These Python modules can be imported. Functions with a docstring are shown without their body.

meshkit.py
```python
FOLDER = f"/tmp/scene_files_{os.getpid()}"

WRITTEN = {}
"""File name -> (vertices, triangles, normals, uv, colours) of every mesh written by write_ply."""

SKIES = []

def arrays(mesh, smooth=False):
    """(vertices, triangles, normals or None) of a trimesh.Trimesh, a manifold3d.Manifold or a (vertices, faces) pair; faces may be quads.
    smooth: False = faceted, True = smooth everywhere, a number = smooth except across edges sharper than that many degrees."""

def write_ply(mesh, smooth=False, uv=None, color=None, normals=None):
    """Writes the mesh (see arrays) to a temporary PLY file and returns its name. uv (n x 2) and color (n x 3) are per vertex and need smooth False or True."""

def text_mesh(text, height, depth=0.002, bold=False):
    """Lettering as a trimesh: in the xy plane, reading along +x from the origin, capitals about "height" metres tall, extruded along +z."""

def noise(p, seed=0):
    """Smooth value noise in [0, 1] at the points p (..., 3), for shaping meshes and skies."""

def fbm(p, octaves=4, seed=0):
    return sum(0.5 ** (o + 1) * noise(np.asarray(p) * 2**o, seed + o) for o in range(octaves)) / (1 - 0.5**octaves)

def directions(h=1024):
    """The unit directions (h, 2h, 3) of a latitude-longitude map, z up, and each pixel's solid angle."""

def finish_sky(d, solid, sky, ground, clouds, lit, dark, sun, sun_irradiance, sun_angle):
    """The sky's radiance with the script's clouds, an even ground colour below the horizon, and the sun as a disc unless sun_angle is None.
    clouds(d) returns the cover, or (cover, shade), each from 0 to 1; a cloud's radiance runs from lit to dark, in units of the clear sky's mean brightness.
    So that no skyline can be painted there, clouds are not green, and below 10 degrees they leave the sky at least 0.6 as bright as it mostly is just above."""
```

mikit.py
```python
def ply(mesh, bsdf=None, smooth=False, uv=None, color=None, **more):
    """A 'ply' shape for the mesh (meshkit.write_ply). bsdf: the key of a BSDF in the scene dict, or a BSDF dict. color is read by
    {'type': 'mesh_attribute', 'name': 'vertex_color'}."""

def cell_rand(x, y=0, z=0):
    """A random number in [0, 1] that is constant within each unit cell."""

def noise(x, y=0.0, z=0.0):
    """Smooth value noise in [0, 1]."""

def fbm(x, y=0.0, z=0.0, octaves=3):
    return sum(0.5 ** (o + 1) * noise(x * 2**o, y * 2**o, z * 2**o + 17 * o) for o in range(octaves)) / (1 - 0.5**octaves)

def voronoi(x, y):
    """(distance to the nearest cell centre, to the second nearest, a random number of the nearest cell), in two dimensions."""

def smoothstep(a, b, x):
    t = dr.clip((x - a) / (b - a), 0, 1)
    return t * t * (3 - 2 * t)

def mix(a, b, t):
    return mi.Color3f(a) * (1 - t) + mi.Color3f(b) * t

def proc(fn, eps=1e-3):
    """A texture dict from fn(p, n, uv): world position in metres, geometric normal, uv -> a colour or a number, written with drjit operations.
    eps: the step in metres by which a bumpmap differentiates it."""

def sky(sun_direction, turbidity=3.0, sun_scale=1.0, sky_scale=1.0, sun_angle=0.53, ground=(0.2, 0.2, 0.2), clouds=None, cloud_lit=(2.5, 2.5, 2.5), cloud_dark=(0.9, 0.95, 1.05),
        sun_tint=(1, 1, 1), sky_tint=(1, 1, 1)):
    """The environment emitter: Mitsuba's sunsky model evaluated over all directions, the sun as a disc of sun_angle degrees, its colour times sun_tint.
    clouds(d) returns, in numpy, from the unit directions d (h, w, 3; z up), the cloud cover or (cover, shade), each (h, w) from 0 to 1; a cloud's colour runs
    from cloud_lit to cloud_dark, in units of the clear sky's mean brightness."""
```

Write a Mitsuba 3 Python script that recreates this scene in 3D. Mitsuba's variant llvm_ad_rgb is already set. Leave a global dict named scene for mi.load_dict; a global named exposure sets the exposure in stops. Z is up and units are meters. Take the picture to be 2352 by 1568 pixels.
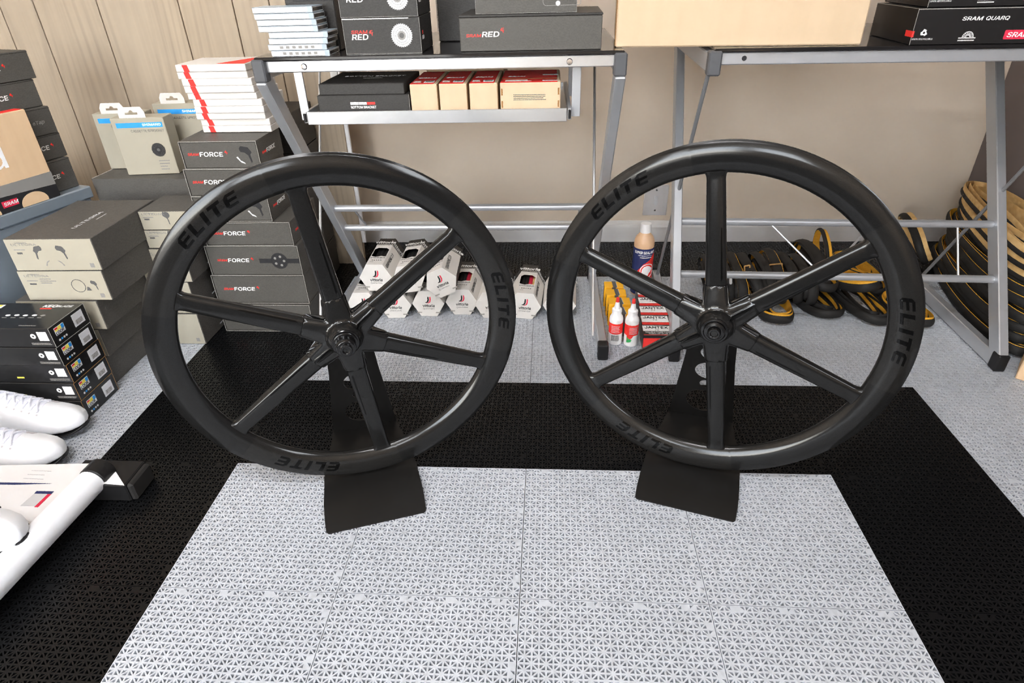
import math, random, numpy as np, trimesh, mitsuba as mi, drjit as dr
import manifold3d as m3
from shapely.geometry import Polygon, Point, box as sbox
from shapely import affinity
from shapely.ops import unary_union
import mikit, meshkit
random.seed(7); rng = np.random.default_rng(7)
T = mi.ScalarTransform4f
PI = math.pi
scene, labels = {}, {}

# ------------------------------------------------------------------ camera, sky, lamps, exposure
CAM = np.array([0.0433, -0.946, 0.8849])
yaw, pitch, roll = -0.0685, 0.5481, -0.0281
FW = np.array([math.sin(yaw)*math.cos(pitch), math.cos(yaw)*math.cos(pitch), -math.sin(pitch)])
R0 = np.array([math.cos(yaw), -math.sin(yaw), 0.0]); U0 = np.cross(R0, FW)
UP = -R0*math.sin(roll) + U0*math.cos(roll)
scene['camera'] = {'type': 'perspective', 'fov': 79.382, 'fov_axis': 'x', 'near_clip': 0.02, 'far_clip': 100.0,
                   'to_world': T().look_at(origin=CAM.tolist(), target=(CAM+FW).tolist(), up=UP.tolist())}
exposure = 2.02
scene['sky'] = mikit.sky((0.3, 0.75, 0.85), turbidity=4.0, sun_scale=0.5, sky_scale=28.0, ground=(0.30, 0.29, 0.27),
                         clouds=lambda d: np.clip(0.55 + 0.5*(meshkit.fbm(d*3.0, 3, 5)-0.5), 0, 1), sky_tint=(1.25, 1.0, .80), cloud_lit=(1.65, 1.6, 1.5), cloud_dark=(1.1, 1.1, 1.08))
LAMP = (18.0, 17.8, 18.0)

# ------------------------------------------------------------------ helpers
def numbered(name, parent=None):
    base = (parent + '__' if parent else '') + name
    k, i = base, 0
    while k in USED:
        i += 1; k = '%s_%03d' % (base, i)
    USED.add(k)
    return k
USED = set()
def obj(name, mesh, mat, parent=None, M=None, smooth=False, **kw):
    key = numbered(name, parent)
    d = mesh if isinstance(mesh, dict) else mikit.ply(mesh, None, smooth=smooth, **kw)
    d = {**d, 'bsdf': {'type': 'ref', 'id': mat}}
    if M is not None: d['to_world'] = T(np.array(M, float))
    scene[key] = d
    return key
class Thing:
    def __init__(s, name, label, cat, group=None, M=None):
        s.key = numbered(name); s.M = np.eye(4) if M is None else M
        labels[s.key] = {'label': label, 'category': cat}
        if group: labels[s.key]['group'] = group
    def part(s, name, mesh, mat, parent=None, M=None, label=None, smooth=False, **kw):
        k = obj(name, mesh, mat, parent or s.key, s.M if M is None else s.M @ M, smooth, **kw)
        if label: labels[k] = {'label': label}
        return k
def struct(name, mesh, mat, label=None, parent=None, M=None, smooth=False, **kw):
    k = obj(name, mesh, mat, parent, M, smooth, **kw)
    if parent is None:
        labels[k] = {'kind': 'structure'}
        if label: labels[k]['label'] = label
    return k
def tr(x=0, y=0, z=0): m = np.eye(4); m[:3, 3] = (x, y, z); return m
def rot(axis, a):
    return trimesh.transformations.rotation_matrix(a, {'x': (1,0,0), 'y': (0,1,0), 'z': (0,0,1)}.get(axis, axis))
def xf(mesh, M): m = mesh.copy(); m.apply_transform(M); return m
def cat(ms): return trimesh.util.concatenate(ms)
def tm(man):
    g = man.to_mesh(); return trimesh.Trimesh(np.array(g.vert_properties[:, :3]), np.array(g.tri_verts), process=False)
def bx(x0, x1, y0, y1, z0, z1, b=0.0012):
    """a box with chamfered edges, 44 triangles"""
    w, d, h = x1-x0, y1-y0, z1-z0
    b = min(b, w*.3, d*.3, h*.3)
    pts = []
    for sx in (0, 1):
        for sy in (0, 1):
            for sz in (0, 1):
                c = np.array([x0+sx*w, y0+sy*d, z0+sz*h]); s = np.array([1-2*sx, 1-2*sy, 1-2*sz])
                for k in range(3):
                    o = s*b; o[k] = 0; pts.append(c+o)
    return trimesh.Trimesh(*hull(np.array(pts)), process=False)
def hull(p):
    h = trimesh.convex.convex_hull(p); return np.array(h.vertices), np.array(h.faces)
def tube(p, q, r, seg=14, r2=None):
    p, q = np.array(p, float), np.array(q, float); L = np.linalg.norm(q-p)
    if r2 is None: r2 = r
    b = min(.15*r, .002)
    m = lathe([(0, 0), (r-b, 0), (r, b), (r2, L-b), (r2-b, L), (0, L)], seg)
    return xf(m, frame_z(p, q-p))
def frame_z(o, z, x=None):
    z = np.array(z, float)/np.linalg.norm(z); x = np.array([1, 0, 0.]) if x is None else np.array(x, float)
    if abs(x @ z) > .95: x = np.array([0, 1, 0.])
    x = x - z*(x @ z); x /= np.linalg.norm(x)
    M = np.eye(4); M[:3, 0], M[:3, 1], M[:3, 2], M[:3, 3] = x, np.cross(z, x), z, o
    return M
def bar(p, q, w, t, x=(1, 0, 0), b=.0015):
    """rectangular bar from p to q; w measured along x, t across"""
    L = np.linalg.norm(np.array(q, float)-np.array(p, float))
    return xf(bx(-w/2, w/2, -t/2, t/2, 0, L, b), frame_z(np.array(p, float), np.array(q, float)-np.array(p, float), x))
def lathe(prof, seg=32):
    prof = np.array(prof, float); n = len(prof)
    a = np.arange(seg)*2*PI/seg
    v = np.stack([np.outer(np.cos(a), prof[:, 0]), np.outer(np.sin(a), prof[:, 0]), np.tile(prof[:, 1], (seg, 1))], -1).reshape(-1, 3)
    f = []
    for i in range(seg):
        j = (i+1) % seg
        for k in range(n-1):
            p, q, r, s = i*n+k, j*n+k, j*n+k+1, i*n+k+1
            if prof[k, 0] > 1e-9: f.append((p, q, s if prof[k+1, 0] <= 1e-9 else r))
            if prof[k+1, 0] > 1e-9: f.append((p, r, s))
    m = trimesh.Trimesh(v, np.array(f), process=False); m.merge_vertices(); return m
def loft(rings, cap=True):
    rings = np.array(rings, float); k, n, _ = rings.shape
    v = rings.reshape(-1, 3); f = []
    for i in range(k-1):
        for j in range(n):
            a, b = i*n+j, i*n+(j+1) % n; c, d = b+n, a+n
            f += [(a, b, c), (a, c, d)]
    if cap:
        v = np.vstack([v, rings[0].mean(0), rings[-1].mean(0)]); A, B = len(v)-2, len(v)-1
        for j in range(n):
            f.append((A, (j+1) % n, j)); f.append((B, (k-1)*n+j, (k-1)*n+(j+1) % n))
    m = trimesh.Trimesh(v, np.array(f), process=False)
    if m.volume < 0: m.invert()
    return m
def poly(pts, h=.0004):
    p = pts if hasattr(pts, 'geom_type') else Polygon(pts)
    return cat([trimesh.creation.extrude_polygon(g, h, engine='earcut') for g in getattr(p, 'geoms', [p])])
def rect(x0, y0, x1, y1, h=.0004): return poly(sbox(x0, y0, x1, y1), h)
_TXT = {}
def txt(s, h, bold=False, slant=0.0, stretch=1.0, align='l', depth=.0004):
    key = (s, bold)
    if key not in _TXT: _TXT[key] = meshkit.text_mesh(s, 1.0, 1.0, bold)
    m = _TXT[key].copy(); m.apply_transform(np.array([[h*stretch, h*slant, 0, 0], [0, h, 0, 0], [0, 0, depth, 0], [0, 0, 0, 1.]]))
    x0, x1 = m.bounds[0][0], m.bounds[1][0]
    m.apply_translation([{'l': -x0, 'r': -x1, 'c': -(x0+x1)/2}[align], 0, 0])
    return m
def face(side, w, d, h):
    """matrix that lays a flat print (x right, y up, z out) on a side of the box [0,w]x[0,d]x[0,h]"""
    e = .00005
    X, Y, Z, O = {'front': ((1,0,0), (0,0,1), (0,-1,0), (0,-e,0)), 'right': ((0,1,0), (0,0,1), (1,0,0), (w+e,0,0)),
                  'top': ((1,0,0), (0,1,0), (0,0,1), (0,0,h+e)), 'left': ((0,-1,0), (0,0,1), (-1,0,0), (-e,d,0))}[side]
    M = np.eye(4); M[:3, 0], M[:3, 1], M[:3, 2], M[:3, 3] = X, Y, Z, O
    return M
def on(F, mesh, u=0, v=0, a=0): return F @ tr(u, v, 0) @ rot('z', a), mesh
def place(x, y, z, a=0): return tr(x, y, z) @ rot('z', math.radians(a))
def gear(r, teeth, hole=.3, td=.08):
    a = np.arange(teeth*4)*2*PI/(teeth*4); rr = np.where((np.arange(teeth*4) % 4) < 2, r, r*(1-td))
    p = Polygon(np.stack([rr*np.cos(a), rr*np.sin(a)], -1))
    return p.difference(Point(0, 0).buffer(r*hole)) if hole else p
def wrap(mesh, R, z0=0.0, a0=-PI/2):
    """bends a flat print round an upright cylinder of radius R, centred on the side a0"""
    v = np.array(mesh.vertices); a = a0 + v[:, 0]/R; r = R + .0001 + v[:, 2]
    return trimesh.Trimesh(np.stack([r*np.cos(a), r*np.sin(a), z0+v[:, 1]], -1), mesh.faces, process=False)
def fine(mesh, s):
    v, f = trimesh.remesh.subdivide_to_size(mesh.vertices, mesh.faces, s, max_iter=12); return trimesh.Trimesh(v, f, process=False)

# ------------------------------------------------------------------ materials
def pr(c, rough=.5, spec=.5, metal=0.0, **kw):
    base = {'type': 'rgb', 'value': list(c)} if not isinstance(c, dict) else c
    return {'type': 'twosided', 'm': {'type': 'principled', 'base_color': base, 'roughness': rough, 'specular': spec, 'metallic': metal, **kw}}
def mat(name, *a, **k): scene[name] = pr(*a, **k)
nz, fbm, sm, mix = mikit.noise, mikit.fbm, mikit.smoothstep, mikit.mix
mat('tile_grey', mikit.proc(lambda p, n, uv: mix((.425, .455, .495), (.485, .513, .552), fbm(p.x*9, p.y*9, 1.0)) * (1 - .10*sm(.55, .8, nz(p.x*160, p.y*160, 3.0)))), .42, .4)
mat('tile_black', (.004, .0043, .0048), .33, .28)
mat('concrete', (.05, .05, .052), .9, .2)
mat('paint_beige', mikit.proc(lambda p, n, uv: mix((.66, .56, .455), (.70, .60, .495), fbm(p.x*2.5, p.z*2.5, p.y*2))), .75, .2)
mat('paint_taupe', (.15, .125, .12), .7, .2)
mat('paint_white', (.80, .79, .78), .5, .3)
mat('trim_white', (.82, .82, .84), .35, .4)
mat('ceiling_white', (.78, .77, .75), .9, .1)
def wood(p, n, uv):
    k = mikit.cell_rand(dr.floor(p.x*7.3), 3, 1)
    u = p.x*1.0 + .02*nz(p.z*2.2, p.x*3.0, k*9)
    g = nz(u*190, p.z*3.2, k*5)*.55 + nz(u*70, p.z*1.6, 7)*.45
    cath = dr.abs(dr.sin((u*34 + 2.4*nz(u*9, p.z*1.1, 2.0)*2)*3.1))
    c = mix((.43, .345, .245), (.275, .212, .150), g*.55 + .45*sm(.72, 1.0, cath)*nz(u*30, p.z*9, 4))
    return mix(c, (.40, .365, .315), .35*nz(p.x*5, p.z*.8, 11))
mat('wood_panel', mikit.proc(wood), .55, .3)
mat('groove', (.07, .035, .025), .8, .1)
def carbon(p, n, uv):
    return mix((.0045, .0045, .0045), (.010, .010, .010), nz(p.x*900, p.y*900, p.z*900))
scene['carbon'] = {'type': 'twosided', 'm': {'type': 'principled', 'base_color': mikit.proc(carbon), 'roughness': .13, 'specular': .33}}
def carbon2(p, n, uv):
    return mix((.0075, .0073, .007), (.0135, .0131, .0125), nz(p.x*900, p.y*900, p.z*900))
scene['carbon_patch'] = {'type': 'twosided', 'm': {'type': 'principled', 'base_color': mikit.proc(carbon2), 'roughness': .13, 'specular': .33}}
scene['carbon_gloss'] = {'type': 'twosided', 'm': {'type': 'principled', 'base_color': mikit.proc(carbon), 'roughness': .12, 'specular': .42}}
mat('decal_black', (.0022, .0022, .0022), .10, .18)
mat('anodised', (.004, .004, .0044), .13, .5)
mat('anodised_dark', (.006, .006, .006), .35, .4)
mat('sheet_black', (.008, .0077, .0074), .42, .3)
mat('silver', (.44, .455, .48), .32, .5, .55)
mat('silver_bright', (.62, .63, .64), .26, .5, .8)
mat('silver_dull', (.26, .27, .285), .42, .5, .5)
mat('chrome', (.85, .85, .86), .12, .5, 1.0)
mat('plastic_dark', (.075, .078, .085), .5, .35)
mat('plastic_black', (.008, .008, .0085), .42, .3)
mat('glass_black', (.008, .008, .009), .08, .6)
mat('card_grey', mikit.proc(lambda p, n, uv: mix((.072, .069, .064), (.092, .088, .081), nz(p.x*300, p.y*300, p.z*300))), .55, .3)
mat('card_charcoal', mikit.proc(lambda p, n, uv: mix((.064, .061, .055), (.083, .079, .071), nz(p.x*420, p.y*420, p.z*420))), .5, .3)
mat('card_black', mikit.proc(lambda p, n, uv: mix((.024, .023, .022), (.036, .034, .032), nz(p.x*420, p.y*420, p.z*420))), .5, .3)
mat('card_gloss_black', (.010, .010, .0105), .22, .5)
mat('card_edge', (.30, .29, .27), .6, .2)
mat('card_cream', (.36, .335, .268), .6, .25)
mat('card_white', (.62, .60, .57), .5, .3)
mat('kraft', mikit.proc(lambda p, n, uv: mix((.60, .42, .26), (.66, .475, .30), fbm(p.x*60, p.z*8, p.y*60))), .75, .15)
mat('kraft_pale', mikit.proc(lambda p, n, uv: mix((.545, .415, .275), (.59, .455, .31), fbm(p.x*50, p.z*9, p.y*50))), .72, .15)
mat('kraft_dark', (.28, .15, .06), .8, .1)
mat('corrugate', (.36, .25, .15), .85, .1)
mat('ink_white', (.85, .85, .85), .5, .3)
mat('ink_pale', (.55, .55, .56), .5, .3)
mat('ink_grey', (.095, .095, .095), .5, .3)
mat('ink_mid', (.23, .225, .215), .5, .3)
mat('ink_black', (.018, .018, .02), .5, .3)
mat('ink_red', (.72, .035, .03), .45, .3)
mat('ink_crimson', (.62, .03, .07), .45, .3)
mat('ink_blue', (.03, .30, .72), .45, .3)
mat('ink_navy', (.020, .028, .10), .4, .35)
mat('ink_yellow', (.85, .72, .10), .45, .3)
mat('ink_green', (.03, .30, .08), .5, .3)
mat('label_white', (.80, .82, .86), .4, .3)
mat('foil', (.46, .47, .48), .5, .3, .0)
mat('yellow_card', (.86, .44, .02), .45, .35)
mat('shoe_white', (.72, .735, .76), .45, .35)
mat('lace_white', (.66, .67, .73), .8, .1)
mat('eyelet_grey', (.46, .44, .46), .6, .2)
mat('enamel_white', (.76, .775, .80), .25, .5)
mat('paper_white', (.74, .735, .74), .55, .3)
mat('rubber', (.016, .0155, .015), .62, .25)
mat('sidewall_gold', mikit.proc(lambda p, n, uv: mix((.62, .30, .02), (.72, .38, .05), nz(p.x*200, p.y*200, p.z*200))), .6, .2)
mat('sidewall_tan', mikit.proc(lambda p, n, uv: mix((.58, .36, .13), (.72, .50, .24), nz(p.x*90, p.y*90, p.z*90))), .6, .2)
mat('elastic', (.45, .26, .10), .6, .2)
mat('sealant', (.62, .40, .24), .35, .5)
mat('bottle_white', (.86, .86, .86), .35, .4)
scene['clear_plastic'] = {'type': 'twosided', 'm': {'type': 'principled', 'base_color': {'type': 'rgb', 'value': [.60, .61, .62]}, 'roughness': .25, 'specular': .5}}
mat('clear_edge', (.30, .37, .43), .2, .5)
mat('steel_blue', (.30, .36, .42), .3, .5, .5)

# ------------------------------------------------------------------ the room
S = .305
YB = 1.2255
struct('floor', bx(-2.6, 2.0, -4.6, 1.4, -.06, -.016), 'concrete', 'interlocking perforated plastic floor tiles in grey and black')
N = 28; PITCH = (S-.0012)/N
def cell(kind):
    """open triangles of one lattice cell, unit metres"""
    p, a, e = PITCH, .0015, .00165
    sl = [(a, a+e), (p-a-e, p-a), (a, p-a)], [(a+e, a), (p-a, a), (p-a, p-a-e)]
    if kind % 2: sl = tuple([(p-x, y) for x, y in reversed(t)] for t in sl)
    return sl
def tile_mesh():
    V, F, base = [], [], 0
    tmpl = {}
    for kind in (0, 1):
        for keep in ((1, 1), (1, 0), (0, 1), (0, 0)):
            holes = [h for h, k in zip(cell(kind), keep) if k]
            pl = Polygon([(0, 0), (PITCH, 0), (PITCH, PITCH), (0, PITCH)], holes)
            v2, f2 = trimesh.creation.triangulate_polygon(pl, engine='earcut')
            v = [np.column_stack([v2, np.zeros(len(v2))])]; f = [np.array(f2)]; b = len(v2)
            nrm = np.cross(v[0][f[0][0, 1]]-v[0][f[0][0, 0]], v[0][f[0][0, 2]]-v[0][f[0][0, 0]])
            if nrm[2] < 0: f[0] = f[0][:, ::-1]
            for h in holes:
                h = np.array(h); k = len(h)
                v.append(np.vstack([np.column_stack([h, np.zeros(k)]), np.column_stack([h*.94+h.mean(0)*.06, np.full(k, -.012)])]))
                for i in range(k):
                    j = (i+1) % k; f.append(np.array([(b+i, b+j, b+k+j), (b+i, b+k+j, b+k+i)]))
                b += 2*k
            tmpl[kind, keep] = np.vstack(v), np.vstack(f)
    for i in range(N):
        for j in range(N):
            kind = (i+j) % 2; keep = (1, 1)
            if j == N-1 and i % 7 == 3 or i == N-1 and j % 7 == 3: keep = (0, 0)
            elif j == N-1 and i % 7 == 4 or i == N-1 and j % 7 == 2: keep = (1, 0)
            v, f = tmpl[kind, keep]
            V.append(v+[i*PITCH, j*PITCH, 0]); F.append(f+base); base += len(v)
    L = N*PITCH
    for p, q in (((0, 0), (L, 0)), ((L, 0), (L, L)), ((L, L), (0, L)), ((0, L), (0, 0))):
        V.append(np.array([(*p, 0), (*q, 0), (*q, -.014), (*p, -.014)])); F.append(np.array([(0, 2, 1), (0, 3, 2)])+base); base += 4
    return np.vstack(V), np.vstack(F)
TV = tile_mesh(); TILE = mikit.ply(TV)
for i in range(-6, 5):
    for j in range(-3, 4):
        if i < -4 and j < -1: continue
        black = (j == 3) or (j == 0 and -3 <= i <= 2) or (j <= 0 and i in (-3, 2)) or (i == -3)
        obj('tile', TILE, 'tile_black' if black else 'tile_grey', 'floor', tr(i*S+.0006, j*S+.0006, 0))

struct('wall_back', bx(-.70, 1.62, YB, YB+.10, -.06, 2.55), 'paint_beige', 'smooth beige painted back wall behind the two desks')
bbp = [(0, 0), (-.013, 0), (-.013, .056), (-.011, .066), (-.006, .071), (-.003, .076), (0, .078)]
bb = cat([trimesh.creation.extrude_polygon(Polygon(bbp), 2.14, engine='earcut')])
struct('baseboard_back', xf(bb, np.array([[0, 0, 1, -.665], [1, 0, 0, YB], [0, 1, 0, 0], [0, 0, 0, 1.]])), 'paint_white', 'white moulded baseboard along the back wall')
struct('wall_right', cat([bx(1.4755, 1.60, -1.3, YB, -.06, 2.55), bx(1.4755, 1.60, -2.85, -2.2, -.06, 2.55), bx(1.4755, 1.60, -2.2, -1.3, -.06, 1.1), bx(1.4755, 1.60, -2.2, -1.3, 2.1, 2.55)]), 'paint_taupe', 'dark taupe side wall at the right corner')
# panelled wall that stands forward on the left, its planks one by one
WY = 1.02
struct('wall_left', cat([bx(-2.5, -.640, WY+.0085, WY+.09, -.06, 2.55)]), 'groove', 'wood grain panelled wall on the left with dark vertical grooves')
gx = [-2.5, -2.21, -2.05, -1.88, -1.745, -1.566, -1.460, -1.269, -1.027, -.867, -.760, -.602]
for a, b in zip(gx[:-1], gx[1:]):
    obj('panel', bx(a+.0016, b-.0016, WY, WY+.012, -.02, 2.5, .0012), 'wood_panel', 'wall_left')
endp = Polygon([(-.602, WY), (-.602, WY+.012), (-.66, YB), (-.70, YB), (-.66, WY+.012)])
obj('end_panel', trimesh.creation.extrude_polygon(endp, 2.5, engine='earcut'), 'wood_panel', 'wall_left')
struct('trim_1', bx(-.6015, -.588, WY+.004, WY+.012, .075, 2.5, .002), 'trim_white', 'white vertical corner strip at the end of the wood panelling')
# rest of the room, behind and beside the camera: open entrance on the left, open roller door behind
struct('ceiling', bx(-2.6, 1.62, -4.7, 1.4, 2.5, 2.6), 'ceiling_white')
XL, YF = -2.05, -2.75
struct('wall_side', bx(XL-.1, XL, YF-.1, WY, -.06, 2.5), 'paint_beige')
DX0, DX1, WX0, WX1, WZ0 = -1.75, -.60, -.45, .15, 1.05
struct('wall_front', cat([bx(-2.6, DX0, YF-.1, YF, -.06, 2.5), bx(DX1, WX0, YF-.1, YF, -.06, 2.5), bx(WX1, 1.62, YF-.1, YF, -.06, 2.5), bx(DX0, DX1, YF-.1, YF, 2.2, 2.5), bx(WX0, WX1, YF-.1, YF, 2.35, 2.5), bx(WX0, WX1, YF-.1, YF, -.06, WZ0)]), 'paint_beige')
def frame(x0, x1, z0, z1): return cat([bx(x0-.05, x0, YF-.11, YF+.015, z0, z1, .003), bx(x1, x1+.05, YF-.11, YF+.015, z0, z1, .003), bx(x0-.05, x1+.05, YF-.11, YF+.015, z1, z1+.05, .003)])
struct('window_1', cat([frame(WX0, WX1, WZ0, 2.35), bx(WX0-.05, WX1+.05, YF-.12, YF+.05, WZ0-.035, WZ0, .003)]), 'trim_white', 'white frame of the open shop window')
struct('window_2', cat([bx(1.465, 1.61, -2.25, -1.25, 1.06, 1.1, .003), bx(1.465, 1.61, -2.25, -1.25, 2.1, 2.14, .003), bx(1.465, 1.61, -2.25, -2.2, 1.1, 2.1, .003), bx(1.465, 1.61, -1.3, -1.25, 1.1, 2.1, .003)]), 'trim_white', 'white frame of the side window on the right')
struct('door_1', frame(DX0, DX1, 0, 2.2), 'trim_white', 'white frame of the open shop door')
for k, (lx, ly) in enumerate(((-.45, -1.20), (-.45, -2.05))):
    t = Thing('ceiling_light', ['long ceiling strip light near the shop window', 'long ceiling strip light by the shop door'][k], 'ceiling light', 'ceiling strip lights')
    t.part('housing', bx(lx-.62, lx+.62, ly-.09, ly+.09, 2.462, 2.5, .004), 'enamel_white')
    k2 = t.part('diffuser', bx(lx-.60, lx+.60, ly-.07, ly+.07, 2.446, 2.4615, .004), 'paper_white')
    scene[k2]['emitter'] = {'type': 'area', 'radiance': {'type': 'rgb', 'value': [v*(1.0, .6)[k] for v in LAMP]}}

# wall plate with a slot
t = Thing('wall_plate', 'white wall plate with two screws and a small slot on the beige wall', 'wall plate', M=tr(.423, YB, .155))
t.part('plate', bx(-.042, .042, -.007, 0, -.056, .056, .003), 'trim_white', smooth=False)
t.part('slot', bx(-.006, .006, -.0082, -.0065, -.016, .016, .001), 'label_white')
for z in (-.037, .037): t.part('screw', xf(lathe([(0, 0), (.0035, 0), (.0028, .0012), (0, .0014)], 12), tr(0, -.0068, z) @ rot('x', PI/2)), 'ink_grey')

# ------------------------------------------------------------------ the two six-spoke wheels
RO, RI = .3165, .2665
def rim_profile():
    o = [(RO, .0094), (RO, .0108), (RO-.0035, .0122), (RO-.0085, .0136), (RO-.014, .0145), (RO-.021, .0146), (RO-.031, .0134), (RO-.039, .0108), (RO-.0455, .0070), (RO-.0490, .0034), (RI, 0)]
    inn = [(RO-.004, .0090), (RO-.0075, .0092), (RO-.0085, .006), (RO-.011, .004), (RO-.011, 0)]
    o2 = [(r, -z) for r, z in reversed(o[:-1])]; i2 = [(r, -z) for r, z in reversed(inn[:-1])]
    return o + o2 + i2 + inn[::-1]
def rim_z(r):
    pr_ = [(RI, 0), (RO-.0490, .0034), (RO-.0455, .0070), (RO-.039, .0108), (RO-.031, .0134), (RO-.021, .0146), (RO-.014, .0145), (RO-.0085, .0136), (RO-.0035, .0122), (RO, .0108)]
    return np.interp(r, [a for a, b in pr_], [b for a, b in pr_])
def rim_arc(a0, a1, n, closed=False):
    prof = np.array(rim_profile()); k = len(prof)
    a = np.linspace(a0, a1, n, endpoint=not closed)
    rings = np.stack([np.outer(np.cos(a), prof[:, 0]), np.outer(np.sin(a), prof[:, 0]), np.tile(prof[:, 1], (n, 1))], -1)
    v = rings.reshape(-1, 3); f = []
    for i in range(n if closed else n-1):
        for j in range(k):
            p, q = i*k+j, i*k+(j+1) % k; r, s = ((i+1) % n)*k+(j+1) % k, ((i+1) % n)*k+j
            f += [(p, q, r), (p, r, s)]
    m = trimesh.Trimesh(v, np.array(f), process=False)
    if not closed:
        pass
    if m.volume < 0: m.invert()
    return m
def section(r, w, t, skew=0, n=32, e=3.2):
    a = np.arange(n)*2*PI/n; c, s = np.cos(a), np.sin(a)
    y = np.sign(c)*np.abs(c)**(2/e)*w/2; z = np.sign(s)*np.abs(s)**(2/e)*t/2
    return np.stack([np.full(n, r), y+skew, z], -1)
def spoke_mesh(r0=.074, r1=.2685):
    rs = np.linspace(r0, r1-.012, 8)
    rings = [section(r, .0365-.0065*(r-r0)/(r1-r0), .0225-.006*(r-r0)/(r1-r0)) for r in rs]
    rings += [section(r1-.006, .0315, .0168), section(r1-.002, .0345, .0178), section(r1+.002, .039, .0185)]
    return loft(rings)
SPOKE = spoke_mesh()
def hub_body():
    parts = []
    core = []
    for z, r in ((-.034, .022), (-.022, .031), (.022, .031), (.034, .0235)):
        core += [(r*math.cos(a), r*math.sin(a), z) for a in np.arange(40)*2*PI/40]
    C = m3.Manifold.hull_points(np.array(core, float))
    out = C
    for k in range(6):
        R_ = rot('z', k*PI/3)
        a = np.vstack([section(.0745, .0365, .0225), section(.068, .037, .0232)])
        b = []
        for z, r in ((-.017, .024), (.017, .024)):
            b += [(r*math.cos(q), r*math.sin(q), z) for q in np.arange(28)*2*PI/28]
        P = np.vstack([a, np.array(b)]); P = P @ R_[:3, :3].T
        out = out + m3.Manifold.hull_points(P)
    m = tm(out.refine_to_length(.005))
    m.merge_vertices(); trimesh.smoothing.filter_taubin(m, lamb=.5, nu=.51, iterations=14)
    return m
HUBB = hub_body()
def bend(mesh, ac, rc, off=.0003):
    """flat print (x along, y outwards) laid on the front of the rim, reading clockwise, centred on angle ac"""
    m = fine(mesh, .004); v = m.vertices
    r = rc + v[:, 1]; a = ac - v[:, 0]/rc
    z = rim_z(r) + off + v[:, 2]
    return trimesh.Trimesh(np.stack([r*np.cos(a), r*np.sin(a), z], -1), m.faces, process=False)
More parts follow.
